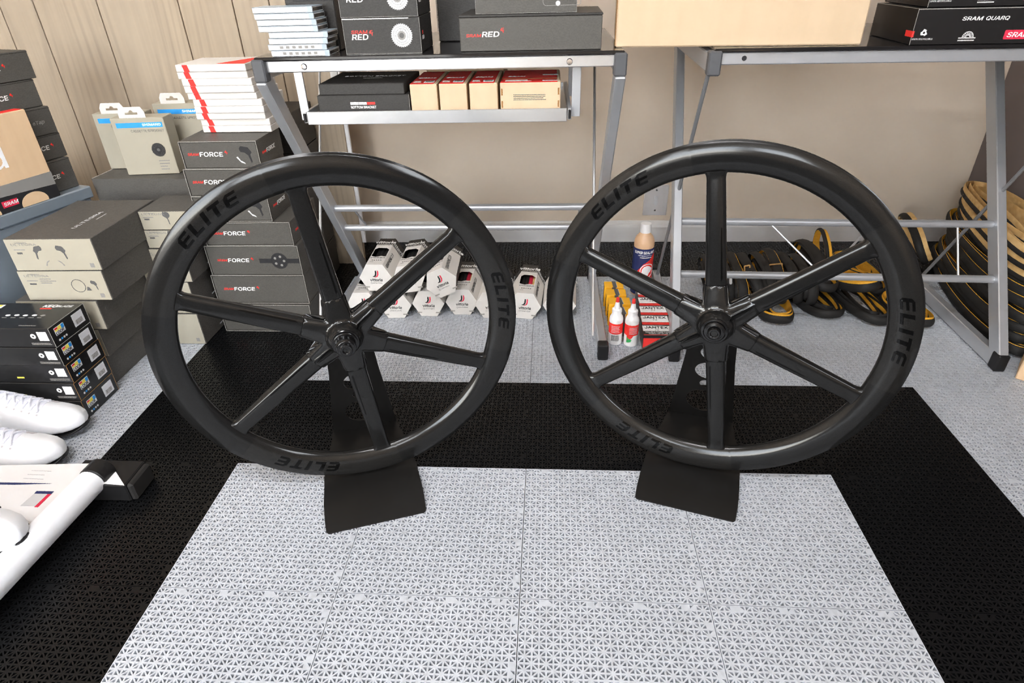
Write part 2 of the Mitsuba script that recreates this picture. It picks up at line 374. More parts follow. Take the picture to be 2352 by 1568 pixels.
def elite():
    """rounded block capitals E L I T E about 27 mm tall"""
    h, w, s = 1.0, .78, .24
    E_ = unary_union([Polygon([(0, .18), (.16, 0), (w, 0), (w, .2), (.26, .2), (.26, .4), (w, .4), (w, .6), (.26, .6), (.26, .8), (w, .8), (w, 1), (.2, 1), (0, .8)])])
    L_ = Polygon([(0, 0), (w*.95, 0), (w*.95, .24), (.27, .24), (.27, 1), (0, 1)])
    I_ = sbox(0, 0, .27, 1); T_ = unary_union([sbox(-.02, .76, w, 1), sbox(.26, 0, .53, 1)])
    out, x = [], 0
    for g, wd in ((E_, w), (L_, w*.95), (I_, .27), (T_, w), (E_, w)):
        out.append(affinity.translate(g, x, 0)); x += wd+s
    g = affinity.scale(affinity.skew(unary_union(out), xs=12, origin=(0, 0)), 1.28, 1, origin=(0, 0))
    return g, x-s
EG, EW = elite()
def wheel(name, label, C, yaw_, tilt, sp0, texts, rear, hub_z):
    e1 = np.array([math.cos(yaw_), math.sin(yaw_), 0]); n = np.array([math.sin(yaw_), -math.cos(yaw_), 0]); up = np.array([0, 0, 1.])
    n2 = n*math.cos(tilt)+up*math.sin(tilt); e2 = up*math.cos(tilt)-n*math.sin(tilt)
    M = np.eye(4); M[:3, 0], M[:3, 1], M[:3, 2], M[:3, 3] = e1, e2, n2, C
    t = Thing(name, label, 'bicycle wheel', M=M)
    rim = t.part('rim', rim_arc(0, 2*PI, 200, True), 'carbon', smooth=36)
    for k in range(3):      # lighter carbon lay-up patches between pairs of spokes
        a = sp0 + k*2*PI/3 + .10
        pm = rim_arc(a, a-1.02, 60); v = pm.vertices; r = np.hypot(v[:, 0], v[:, 1])
        keep = np.ones(len(v), bool)
        sc = 1 + .00025/np.maximum(r, .1)
        v2 = v.copy(); v2[:, 2] += np.sign(v[:, 2])*.00022; q = r < RO-.0455; v2[q, :2] *= (1-.0002/.27)
        ok = (r[pm.faces] <= RO-.0025).all(1) & ~((np.abs(v[:, 2]) < .0045) & (r > .29))[pm.faces].any(1)
        t.part('carbon_patch', trimesh.Trimesh(v2, pm.faces[ok], process=False), 'carbon_patch', rim, label='slightly lighter carbon patch', smooth=42)
    for ac, sz in texts:
        t.part('lettering', bend(affinity_poly(EG, sz), ac, RO-.0345), 'decal_black', rim, label='glossy black ELITE lettering')
    t.part('valve_hole', xf(lathe([(0, 0), (.0022, 0), (.0022, .0008), (0, .0008)], 12), tr(math.cos(sp0+2.30)*.301, math.sin(sp0+2.30)*.301, .0136)), 'silver_bright', rim, label='small pale dot')
    hb = t.part('hub_body', xf(HUBB, rot('z', sp0)), 'carbon_gloss', smooth=50)
    for k in range(6):
        R_ = rot('z', sp0+k*PI/3)
        s = t.part('spoke', xf(SPOKE, R_), 'carbon', smooth=50)
        band = loft([section(.0735, .0367, .0227), section(.0750, .0367, .0227)], False)
        t.part('joint_line', xf(band, R_), 'decal_black', s, label='thin black line')
        def lay(p):   # print on the front of a spoke
            m = fine(poly(p, .0002), .006); v = m.vertices
            w = .0365-.0065*(v[:, 0]-.074)/.1945; th = .0225-.006*(v[:, 0]-.074)/.1945
            z = th/2*(1-np.clip(np.abs(v[:, 1])/(w/2), 0, .995)**3.2)**(1/3.2)+.00015
            return trimesh.Trimesh(np.stack([v[:, 0], v[:, 1], z+v[:, 2]], -1), m.faces, process=False)
        t.part('stripe', xf(lay([(.083, -.0085), (.086, -.0115), (.176, -.0105), (.179, -.0082)]), R_), 'decal_black', s, label='glossy black stripe')
    if rear:
        z1 = hub_z
        t.part('hub_flange', lathe([(0, .02), (.0245, .02), (.0245, .0345), (.0235, .0355), (.0205, .0358), (.0205, .037), (.0215, .0375), (.0215, .0395), (.020, .0405), (0, .0405)], 48), 'anodised', smooth=35)
        sp = gear(.0178, 9, 0, .10)
        t.part('freehub', xf(poly(sp, .014), tr(0, 0, .039)), 'anodised')
        t.part('lock_ring', lathe([(0, .050), (.0172, .050), (.0176, .0515), (.0176, .0535), (.0168, .0545), (.0150, .055), (.0150, .0565), (.0135, .0575), (0, .0575)], 40), 'anodised', smooth=35)
        ac = t.part('axle_cap', lathe([(.0058, z1-.012), (.0058, z1-.0008), (.0066, z1), (.0098, z1), (.0106, z1-.001), (.0106, z1-.0085), (.0125, z1-.0095), (.0125, z1-.013)], 36), 'anodised', smooth=35)
    else:
        z1 = hub_z
        t.part('hub_flange', lathe([(0, .02), (.0235, .02), (.0235, .0365), (.0225, .0378), (.0195, .0382), (.0195, .0345), (0, .0345)], 48), 'anodised', smooth=35)
        t.part('bearing_cover', lathe([(0, .034), (.0185, .034), (.0185, .0405), (.0172, .0420), (.0140, .0425), (.0140, .0405), (0, .0405)], 48), 'anodised', smooth=35)
        t.part('axle_cap', lathe([(.0062, z1-.015), (.0062, z1-.0006), (.0070, z1), (.0092, z1), (.0102, z1-.001), (.0116, z1-.008), (.0116, z1-.015)], 36), 'anodised', smooth=35)
    t.part('axle_bore', lathe([(0, z1-.004), (.0059, z1-.004), (.0059, z1-.006), (0, z1-.006)], 20), 'anodised_dark')
    t.part('rear_axle_cap', lathe([(0, -.05), (.0100, -.05), (.0118, -.048), (.0118, -.036), (.020, -.034), (.020, -.02), (0, -.02)], 28), 'anodised', smooth=35)
    return t
def affinity_poly(g, h):
    g = affinity.scale(g, h, h, origin=(0, 0)); b = g.bounds
    return poly(affinity.translate(g, -(b[0]+b[2])/2, 0), .0002)
D2 = math.radians
wl = wheel('bicycle_wheel', 'left black six-spoke carbon wheel with a long black cassette hub body', (-.321, -.013, .328), .329, .016, D2(36.6),
           [(D2(125), .0205), (D2(5.0), .0205), (D2(-113), .0205)], True, .063)
wr = wheel('bicycle_wheel', 'right black six-spoke carbon wheel with a short round front hub', (.345, .038, .326), -.301, .066, D2(38.3),
           [(D2(131.5), .0205), (D2(7.6), .0205), (D2(-110), .0205)], False, .050)

def stand(label, C, yaw_):
    e1 = np.array([math.cos(yaw_), math.sin(yaw_), 0]); n = np.array([math.sin(yaw_), -math.cos(yaw_), 0])
    M = np.eye(4); M[:3, 0], M[:3, 1], M[:3, 2], M[:3, 3] = e1, -n, (0, 0, 1), (C[0], C[1], 0)
    t = Thing('wheel_stand', label, 'wheel stand', 'wheel display stands', M=M)
    # base: front lip on the floor, gently bent up towards the wheel, flat under it
    ys = [-.150, -.146, -.120, -.085, -.055, -.03, .0, .146]; zs = [.0015, .0022, .0062, .0072, .0058, .0030, .0020, .0016]
    hw = [.0885, .0925, .0940, .0945, .0940, .0935, .093, .070]
    th = .0022
    rings = []
    for y, z, w in zip(ys, zs, hw):
        rings.append([(-w, y, z-th/2), (w, y, z-th/2), (w, y, z+th/2), (-w, y, z+th/2)])
    t.part('base', loft(rings), 'sheet_black', smooth=30)
    # upright, leaning forward to the axle behind the wheel
    L = .352; th2 = .003
    out = Polygon([(-.070, 0), (.070, 0), (.050, .19), (.042, .30), (.030, L), (-.030, L), (-.042, .30), (-.050, .19)])
    holes = [Point(0, .062).buffer(.036, 24), Point(0, .118).buffer(.013, 20), Point(0, .160).buffer(.026, 24), Point(0, .215).buffer(.020, 20), Point(0, .27).buffer(.012, 16)]
    for h in holes: out = out.difference(h)
    up_ = poly(out, th2)
    p0 = np.array([0, .149, .001]); p1 = np.array([0, .052, .34]); d = (p1-p0)/np.linalg.norm(p1-p0)
    Mu = np.eye(4); Mu[:3, 0] = (1, 0, 0); Mu[:3, 1] = d; Mu[:3, 2] = np.cross((1, 0, 0), d); Mu[:3, 3] = p0
    t.part('upright', up_, 'sheet_black', M=Mu)
    t.part('axle_hook', bx(-.012, .012, .0435, .058, .310, .322, .002), 'sheet_black')
    return t
stand('black folded sheet metal stand under the left wheel with a bent front foot', (-.321, -.013), .329)
stand('black folded sheet metal stand under the right wheel with a bent front foot', (.345, .038), -.301)

# ------------------------------------------------------------------ the two desks
ZT = .7345
def desk_side(t, x, w, flip, rodx):
    """leg frame in a plane of constant x: diagonal leg, base bar, top bar, thin rod"""
    yf, yb = .012, .478
    leg = t.part('leg', bar((x, yf if not flip else yb, .695), (x, yb if not flip else yf, .028), w, .040, b=.002), 'silver')
    t.part('base_bar', bar((x, yb+.012, .022), (x, yf-.004, .022), w, .036, b=.002), 'silver')
    t.part('top_bar', bar((x, yb+.005, .708), (x, yf+.004, .708), w, .036, b=.002), 'silver')
    t.part('foot_cap', bx(x-w/2-.0025, x+w/2+.0025, yf-.018, yf+.012, .001, .046, .003), 'plastic_black')
    t.part('foot_cap', bx(x-w/2-.0025, x+w/2+.0025, yb-.004, yb+.026, .001, .046, .003), 'plastic_black')
    if not flip: t.part('rod', tube((rodx, yb-.02, .70), (rodx, yf+.06, .030), .0036, 10), 'silver_bright')
    else: t.part('rod', tube((rodx, yf+.03, .695), (rodx, yb-.03, .030), .0045, 10), 'silver_dull')
# left desk
DL = place(-.5725, .408, 0, .3)
t = desk1 = Thing('desk', 'silver framed desk with a black glass top holding component boxes, left of the two desks', 'desk', M=DL)
W1 = .770
t.part('glass_top', bx(.006, W1-.006, .002, .500, ZT-.0075, ZT-.0005, .0015), 'glass_black')
t.part('front_rail', bx(.018, W1-.018, .012, .036, .703, .7265, .002), 'silver_bright')
t.part('back_rail', bx(.018, W1-.018, .466, .490, .703, .7265, .002), 'silver')
for x in (.012, W1-.012): desk_side(t, x, .022, False, x+(-.020 if x < .3 else -.022))
for x in (.0, W1-.026): t.part('corner_cap', bx(x, x+.026, -.004, .024, .686, .730, .003), 'plastic_dark')
for x in (.105, .655): t.part('bolt', xf(lathe([(0, 0), (.006, 0), (.0064, .001), (.005, .003), (0, .0034)], 20), tr(x, .012, .714) @ rot('x', PI/2)), 'chrome', smooth=40)
for yy, zz in ((.275, .318), (.330, .240)): t.part('cross_tube', tube((.022, yy, zz), (W1-.022, yy, zz), .0095, 18), 'silver', smooth=40)
for x0, x1 in ((.075, .088), (.30, .345), (.385, .345), (.70, .70)): t.part('brace_wire', tube((x0, .275, .314), (x1, .330, .244), .0028, 8), 'silver_dull', smooth=40)
# sliding tray under the left desk
tw = .562
TRY = place(-.4825, .424, .5965, .2)
t.part('drawer_tray', cat([bx(0, tw, 0, .004, 0, .027, .001), bx(0, tw, .004, .36, .012, .0145, .0006), bx(0, tw, .356, .36, 0, .024, .001)]), 'silver_bright', M=np.linalg.inv(DL) @ TRY, label='pull-out tray in brushed silver')
for sx in (0, 1):
    x = -.0095 if sx == 0 else tw+.0015
    k = t.part('drawer_slide', cat([bx(x, x+.008, .004, .35, .003, .026, .001)]), 'silver_bright' if sx == 0 else 'silver', M=np.linalg.inv(DL) @ TRY)
    t.part('end_plug', bx(x+.0015, x+.0065, -.0015, .006, .0055, .0235, .0008), 'plastic_black', k, M=np.linalg.inv(DL) @ TRY)
    xb = x-.014 if sx == 0 else x+.0085
    for y in (.03, .27): t.part('hanger', bx(xb, xb+.019, y, y+.004, .004, .112, .0008), 'silver_bright' if sx == 0 else 'silver', M=np.linalg.inv(DL) @ TRY)
# right desk, its back to us
DR = place(.3555, .408, 0, -2.2)
W2 = .800
t = Thing('desk', 'silver framed desk standing back to front on the right, under the big kraft carton', 'desk', M=DR)
t.part('glass_top', bx(.012, W2+.3, .002, .500, ZT-.0075, ZT-.0005, .0015), 'glass_black')
t.part('back_rail', bx(.026, W2+.28, .010, .034, .703, .7265, .002), 'silver')
t.part('bolt_hole', xf(lathe([(0, 0), (.0048, 0), (.0048, .0004), (0, .0004)], 18), tr(.072, .0098, .715) @ rot('x', PI/2)), 'ink_black')
t.part('front_rail', bx(.018, W2+.28, .466, .490, .703, .7265, .002), 'silver')
for x in (.012, W2-.004): desk_side(t, x, .022, True, x+.002)
t.part('corner_cap', bx(.001, .027, -.004, .024, .684, .730, .003), 'plastic_dark')
for yy, zz in ((.205, .303), (.125, .190)): t.part('cross_tube', tube((.022, yy, zz), (W2-.014, yy, zz), .0095, 18), 'silver', smooth=40)
for x0, x1 in ((.25, .375), (.50, .385), (.705, .702)): t.part('brace_wire', tube((x0, .205, .299), (x1, .125, .194), .0028, 8), 'silver_bright', smooth=40)

# ------------------------------------------------------------------ prints shared by the cartons
def lines(n, w, h, gap, jag=.25, seed=1):
    r = np.random.default_rng(seed); out = []
    for i in range(n): out.append(sbox(0, -i*gap, w*(1-jag*r.random()), -i*gap+h))
    return poly(unary_union(out))
def sleeve_box(name, label, M, w, d, h, logo, pic=None, group=None, ins='card_charcoal', side=True, cut=None, sub=None):
    """a dark sleeve with pale cut edges round a drawer front set back in it"""
    t = Thing(name, label, 'box', group, M)
    e = .0022
    sl = cat([bx(0, w, 0, d, 0, e, .0004), bx(0, w, 0, d, h-e, h, .0004), bx(0, e, 0, d, e, h-e, .0004), bx(w-e, w, 0, d, e, h-e, .0004), bx(e, w-e, d-e, d, e, h-e, .0004)])
    t.part('sleeve', sl, 'card_charcoal')
    t.part('front_edge', cat([bx(0, w, -.0003, .0004, 0, .0011, .0001), bx(0, w, -.0003, .0004, h-.0013, h, .0001), bx(0, .0011, -.0003, .0004, 0, h, .0001), bx(w-.0011, w, -.0003, .0004, 0, h, .0001)]), 'card_edge', label='pale cut edge')
    dr_ = t.part('drawer', bx(e+.0003, w-e-.0003, .0012, d-e-.0003, e+.0003, h-e-.0003, .0012), ins)
    F = tr(0, .0012, 0) @ face('front', w, d, h)
    u, v, s = logo
    force_logo(t, F, u, v, s, dr_)
    if pic: pic(t, F, w, h, dr_)
    if side: force_logo(t, face('right', w, d, h), d*.14, h*.42, s*.92, None, False)
    return t
def force_logo(t, F, u, v, s, parent=None, star=True):
    m = txt('SRAM', s*.62, True, .25, 1.15); w1 = m.bounds[1][0]
    t.part('maker_lettering', *sw(on(F, m, u, v+s*.2)), parent, label='red SRAM lettering')
    m = txt('FORCE', s, True, .12, 1.3); w2 = m.bounds[1][0]
    t.part('lettering', *sw2(on(F, m, u+w1+s*.12, v), 'ink_white'), parent, label='white FORCE lettering')
    if star:
        x = u+w1+w2+s*.55
        p = unary_union([Polygon([(0, .5), (.5, 1), (.75, .6), (.4, .2)]), Polygon([(.55, .35), (.95, .5), (.7, -.2)])])
        t.part('emblem', *sw2(on(F, poly(affinity.scale(p, s*.85, s*.85, origin=(0, 0))), x, v+s*.55), 'ink_red'), parent, label='small red emblem')
def sw(mm): return (xf(mm[1], mm[0]), 'ink_red')
def sw2(mm, m): return (xf(mm[1], mm[0]), m)
def red_logo(t, F, u, v, s, stacked):
    if stacked:
        m = txt('SRAM', s*.62, True, .2, 1.45); t.part('maker_lettering', *sw2(on(F, m, u, v+s*1.12), 'ink_red'), label='red SRAM lettering')
        m = txt('RED', s, True, .2, 1.35); w2 = m.bounds[1][0]; x2 = u+w2
        t.part('lettering', *sw2(on(F, m, u, v), 'ink_white'), label='white RED lettering')
    else:
        m = txt('SRAM', s*.58, True, .2, 1.5); w1 = m.bounds[1][0]; t.part('maker_lettering', *sw2(on(F, m, u, v), 'ink_red'), label='red SRAM lettering')
        m = txt('RED', s, True, .2, 1.5); x2 = u+w1+m.bounds[1][0]+s*.1
        t.part('lettering', *sw2(on(F, m, u+w1+s*.1, v), 'ink_white'), label='white RED lettering')
    p = unary_union([Polygon([(0, .4), (.45, .95), (.6, .55), (.3, .1)]), Polygon([(.5, .3), (.95, .55), (.7, -.35)]), Polygon([(.6, .75), (.8, 1.0), (.85, .7)])])
    t.part('emblem', *sw2(on(F, poly(affinity.scale(p, s*.9, s*.9, origin=(0, 0))), x2+s*.2, v+s*.95), 'ink_red'), label='small red emblem')
def cassette_pic(r, big=True):
    """stacked toothed rings seen from the front"""
    return [(gear(r, 33, .25, .075), 'foil'), (gear(r*.80, 28, .3, .08), 'ink_mid'), (gear(r*.78, 28, .32, .09), 'foil'), (gear(r*.60, 22, .36, .1), 'ink_grey'), (gear(r*.58, 22, .40, .1), 'foil'), (gear(r*.40, 15, .5, .12), 'ink_mid'), (Point(0, 0).buffer(r*.22), 'ink_grey')]
def pic_cassette(t, F, x, y, r, tones=None, parent=None, label='picture of a cassette of toothed rings'):
    for i, (g, m) in enumerate(cassette_pic(r)):
        t.part('picture', *sw2(on(F, poly(g, .00025), x, y), m if tones is None else tones[i % len(tones)]), parent, M=tr(0, 0, 0), label=label) if i == 0 else t.part('picture', xf(poly(g, .00025), F @ tr(x, y, .00012*i)), m if tones is None else tones[i % len(tones)], parent, label='ring of the printed cassette')
LEVER = [(0, .85), (.12, 1), (.55, .92), (.72, .62), (.60, .50), (.66, .1), (.58, 0), (.48, .45), (.30, .62), (.05, .66)]
LEVER2 = [(0, .5), (.3, .12), (.62, 0), (.55, .12), (.3, .26), (.12, .56)]
def pic_levers(t, F, w, h, parent):
    s = h*.62
    t.part('picture', *sw2(on(F, poly(affinity.scale(Polygon(LEVER), s, s, origin=(0, 0))), w*.76, h*.20), 'ink_black'), parent, label='printed shift lever')
    t.part('picture', *sw2(on(F, poly(affinity.scale(Polygon(LEVER2), s*.8, s*.8, origin=(0, 0))), w*.70, h*.17), 'ink_pale'), parent, label='printed caliper')
def pic_crank(t, F, w, h, parent):
    g = gear(h*.27, 40, .0, .05); arm = sbox(-h*.62, -h*.055, h*.62, h*.055).buffer(h*.02)
    t.part('picture', *sw2(on(F, poly(unary_union([g, arm])), w*.775, h*.5), 'ink_black'), parent, label='printed crankset')
    for k in range(5):
        a = k*2*PI/5; t.part('picture', xf(poly(Point(.15*h*math.cos(a), .15*h*math.sin(a)).buffer(h*.04), .0005), F @ tr(w*.775, h*.5, 0)), 'ink_mid', parent)

# ------------------------------------------------------------------ charcoal component boxes in the middle-left stack
Z = [0, .0865, .1745, .2625, .3285, .3965, .4675, .536]
FX = [(-.887, .262), (-.888, .262), (-.880, .256), (-.868, .237), (-.876, .200), (-.874, .194), (-.864, .195)]
FD = [.21, .21, .20, .20, .165, .165, .150]
FL = ['lowest', 'second up', 'third up, printed with a crankset', 'middle', 'third from top, with shift lever', 'second from the top', 'topmost, printed with shift lever']
for k in range(7):
    x, w = FX[k]; h = Z[k+1]-Z[k]-.0012
    sleeve_box('component_box', 'charcoal logo box in the stack behind the left wheel, ' + FL[k], place(x, .55+.003*((k*5) % 3-1), Z[k]+.0004, .25*((k*3) % 5-2)), w, FD[k], h,
               (w*(.10 if k < 4 else .08), h*.46, .0102), pic_levers if k in (4, 6) else (pic_crank if k == 2 else None), 'charcoal boxes behind the left wheel', side=k in (3, 4, 5, 6))
# white boxes with a red band on top of that stack
zz = .5365
for k in range(10):
    h = .0160; sh = -.0105*(k/9)*1.6 + (.0035 if k in (3, 4) else 0) - (.002 if k == 8 else 0)
    M = place(-.838+sh+.002*math.sin(k*2.1)-.004, .637-.002*k+.003*math.sin(k*1.7), zz, -.5+.5*math.sin(k))
    w, d = .180-.0007*k, .135
    t = Thing('white_box', 'flat white box with red band on the charcoal boxes, number %s from below' % ['one', 'two', 'three', 'four', 'five', 'six', 'seven', 'eight', 'nine', 'ten'][k], 'box', 'flat white boxes with a red band', M)
    t.part('body', bx(0, w, 0, d, 0, h, .0012), 'card_white')
    F = face('front', w, d, h)
    t.part('red_band', *sw2(on(F, poly([(.017, h*.98), (.030, h*.98), (.034, h*.02), (.020, h*.02)])), 'ink_red'), label='red printed band')
    t.part('red_band', *sw2(on(F, poly([(.0165, h*.62), (.022, h*.98), (.018, h*.98)]), .0, 0), 'ink_crimson'))
    if k == 9: t.part('red_band', *sw2(on(face('top', w, d, h), poly([(.10, .01), (w-.004, .002), (w-.004, d-.01), (.15, d-.02)])), 'ink_red'), label='red printed top')
    zz += h+.0002
# dark boxes standing behind, between the stack and the panelled wall
for k, (z, h) in enumerate(((0, .115), (.1155, .105), (.221, .11), (.3315, .105), (.437, .11))):
    t = Thing('dark_box', 'plain dark brown box behind the charcoal stack, %s of five' % ['lowest', 'second', 'middle', 'fourth', 'uppermost'][k], 'box', 'plain dark boxes in the corner', place(-.935, .80, z+.0003, 1.5))
    t.part('body', bx(0, .255, 0, .19, 0, h-.003, .0015), 'card_black')
    t.part('lid', bx(-.0012, .2562, -.0012, .1912, h*.62, h-.0012, .0015), 'card_black')

# ------------------------------------------------------------------ grey boxes with cream end labels
def label_box(M, w, d, h, label, pic, seed=1, topprint=True, hid=False, group='grey boxes with cream end labels', yellow=False):
    t = Thing('labelled_box', label, 'box', group, M)
    t.part('body', bx(0, w, .0006, d, 0, h, .0012), 'card_grey')
    F = face('front', w, d, h)
    t.part('end_label', bx(.0012, w-.0012, -.0004, .001, .0012, h-.0012, .0003), 'card_cream', label='cream printed end')
    if hid: return t
    F = tr(0, -.0005, 0) @ F
    t.part('lettering', *sw2(on(F, txt('SHIMANO', .0032, False, 0, 1.3), w*.12, h*.865), 'ink_mid'), label='small grey lettering')
    t.part('lettering', *sw2(on(F, txt('ULTEGRA', .0050, False, 0, 1.9), w*.07, h*.80), 'ink_mid'), label='grey ULTEGRA lettering')
    t.part('small_print', *sw2(on(F, lines(1, .030, .0022, .004), w*.08, h*.66), 'ink_mid'), label='fine grey print')
    t.part('small_print', *sw2(on(F, lines(1, .016, .0040, .004, seed=seed), w*.10, h*.54), 'ink_grey'), label='fine dark print')
    t.part('code_patch', *sw2(on(F, rect(0, 0, .0095, .0105), w-.024, h*.10), 'ink_mid'), label='small grey printed patch')
    if pic == 'levers':
        for sgn, ux in ((1, w*.40), (-1, w*.56)):
            g = affinity.scale(Polygon(LEVER), sgn*-.030, .034, origin=(0, 0)); t.part('picture', *sw2(on(F, poly(g), ux, h*.36), 'ink_grey'), label='printed brake lever')
            g = affinity.scale(Polygon(LEVER2), sgn*.020, -.026, origin=(0, 0)); t.part('picture', *sw2(on(F, poly(g), ux-sgn*.006, h*.34), 'ink_mid'))
    if pic == 'rotor':
        ring = affinity.scale(Point(0, 0).buffer(.0165, 32).difference(Point(0, 0).buffer(.0152, 32)), 1, 1); t.part('picture', *sw2(on(F, poly(ring), w*.665, h*.50), 'ink_grey'), label='printed ring')
        t.part('picture', *sw2(on(F, poly(affinity.scale(Polygon(LEVER), .020, .024, origin=(0, 0))), w*.82, h*.36), 'ink_grey'), label='printed lever')
        t.part('picture', *sw2(on(F, poly([(0, 0), (.011, 0), (.009, .007), (.004, .010)]), w*.745, h*.34), 'ink_grey'))
        t.part('small_print', *sw2(on(F, lines(3, .05, .0022, .0052, .5, 4), w*.24, h*.72), 'ink_mid'))
    if pic == 'calliper': t.part('picture', *sw2(on(F, poly(affinity.scale(Polygon(LEVER), .020, .034, origin=(0, 0)).union(Point(.010, .026).buffer(.008))), w*.50, h*.28), 'ink_grey'), label='printed brake calliper')
    if pic == 'ring': t.part('picture', *sw2(on(F, poly(Point(0, 0).buffer(.011, 24).difference(Point(0, 0).buffer(.0075, 24))), w*.40, h*.62), 'ink_mid'), label='printed ring')
    Fr = face('right', w, d, h)
    t.part('side_mark', *sw2(on(Fr, rect(0, 0, .020, .0035), d*.72, h*.14), 'ink_pale'), label='small pale mark')
    if yellow: t.part('flap', bx(-.0012, 0, .004, .012, .002, h-.002, .0003), 'kraft_pale', label='pale torn flap')
    if topprint:
        Ft = face('top', w, d, h)
        t.part('top_lettering', *sw2((Ft @ tr(w*.62, d*.24, 0) @ rot('z', D2(90)), txt('ULTEGRA', .0095, False, 0, 1.9)), 'ink_pale'), label='silver ULTEGRA lettering')
        t.part('top_print', *sw2((Ft @ tr(w*.70, d*.46, 0) @ rot('z', D2(90)), lines(1, .045, .0020, .003)), 'ink_pale'))
    return t
S1 = [(-1.053, .20, .0775, 'lowest', None), (-1.0445, .20, .0785, 'second up', None), (-1.019, .20, .0780, 'middle, printed with a calliper', 'calliper'), (-.979, .203, .0770, 'second from top, with ring print', 'rotor'), (-.9735, .2025, .0785, 'topmost, with two brake levers', 'levers')]
z = 0.0004
for k, (xr, w, h, nm, pic) in enumerate(S1):
    label_box(place(xr-w, .285+.002*(k % 2), z, -.5+.4*k), w, .265, h-.0012, 'grey box with cream end, stack beside black pedal boxes, ' + nm, pic, k, k == 4, k < 1, 'left stack of grey boxes with cream ends', k >= 3)
    z += h
S2 = [(-.910, .130, .0965, 'lowest, printed with a ring', 'ring'), (-.907, .128, .0945, 'second up', 'ring'), (-.892, .126, .0950, 'middle', 'calliper'), (-.856, .124, .0500, 'second from the top', 'calliper'), (-.854, .122, .0500, 'topmost', 'calliper')]
z = 0.0004
for k, (xr, w, h, nm, pic) in enumerate(S2):
    label_box(place(xr-w, .474+.002*(k % 2), z, -.4+.3*k), w, .125, h-.0012, 'narrow grey box with cream end beside the left rim, ' + nm, pic, 10+k, False, False, 'second stack of grey boxes with cream ends')
    z += h
# plain grey boxes behind, carrying the cassette cartons
for k in range(5):
    h = .0836
    t = Thing('grey_box', 'plain grey box under the white cassette cartons, ' + ['lowest', 'second', 'third', 'fourth', 'uppermost, its face in view'][k], 'box', 'plain grey boxes by the panelled wall', place(-1.196, .645, .0004+k*h, -1.5))
    t.part('body', bx(0, .285, 0, .20, 0, h-.0012, .0012), 'card_grey')
    t.part('edge', bx(-.0004, .0012, .004, .19, h-.003, h-.0008, .0003), 'card_white', label='pale worn edge')
def hang_box(M, w, d, h, label, full):
    t = Thing('cassette_carton', label, 'carton', 'white cassette cartons with a hang tab', M)
    t.part('body', bx(0, w, 0, d, 0, h, .0015), 'card_cream')
    tab = Polygon([(.028, 0), (.028, .016), (.034, .027), (w-.052, .027), (w-.046, .016), (w-.046, 0)]).buffer(.002)
    cx = (.028+w-.046)/2
    hole = unary_union([sbox(cx-.016, .010, cx+.016, .0155), Point(cx, .0155).buffer(.0055)])
    t.part('hang_tab', xf(poly(tab.difference(hole), .0012), tr(0, .003, h-.002) @ face('front', w, d, h)), 'card_white', label='white hang tab with a slot')
    F = face('front', w, d, h)
    k = t.part('blue_band', *sw2(on(F, rect(.012, 0, w-.006, .0125), 0, h*.835), 'ink_blue'), label='bright blue band')
    t.part('lettering', *sw2((tr(0, -.0003, 0) @ F @ tr(w-.010, h*.835+.004, 0), txt('SHIMANO', .0058, True, 0, 1.25, 'r')), 'ink_white'), k, label='white SHIMANO lettering')
    t.part('lettering', *sw2(on(F, txt('CASSETTE SPROCKET', .0062, False, 0, .95, 'r'), w-.006, h*.755), 'ink_grey'), label='dark CASSETTE SPROCKET lettering')
    if full:
        pic_cassette(t, F, w*.74, h*.44, .0185, ['ink_black', 'ink_grey', 'ink_black', 'ink_grey', 'ink_black'])
        t.part('small_print', *sw2(on(F, lines(4, .030, .0026, .0075, .45, 3), w*.68, h*.235), 'ink_mid'), label='fine print')
    return t
hang_box(place(-1.106, .672, .4185, 5.5), .138, .055, .148, 'white cassette carton with a blue band, front one, printed with a dark sprocket', True)
hang_box(place(-1.196, .735, .4185, 4), .135, .055, .148, 'white cassette carton with a blue band, half hidden at the left behind the front one', False)
hang_box(place(-1.045, .775, .4185, 2), .138, .055, .165, 'white cassette carton with blue band, rear one next to the flat white boxes', False)

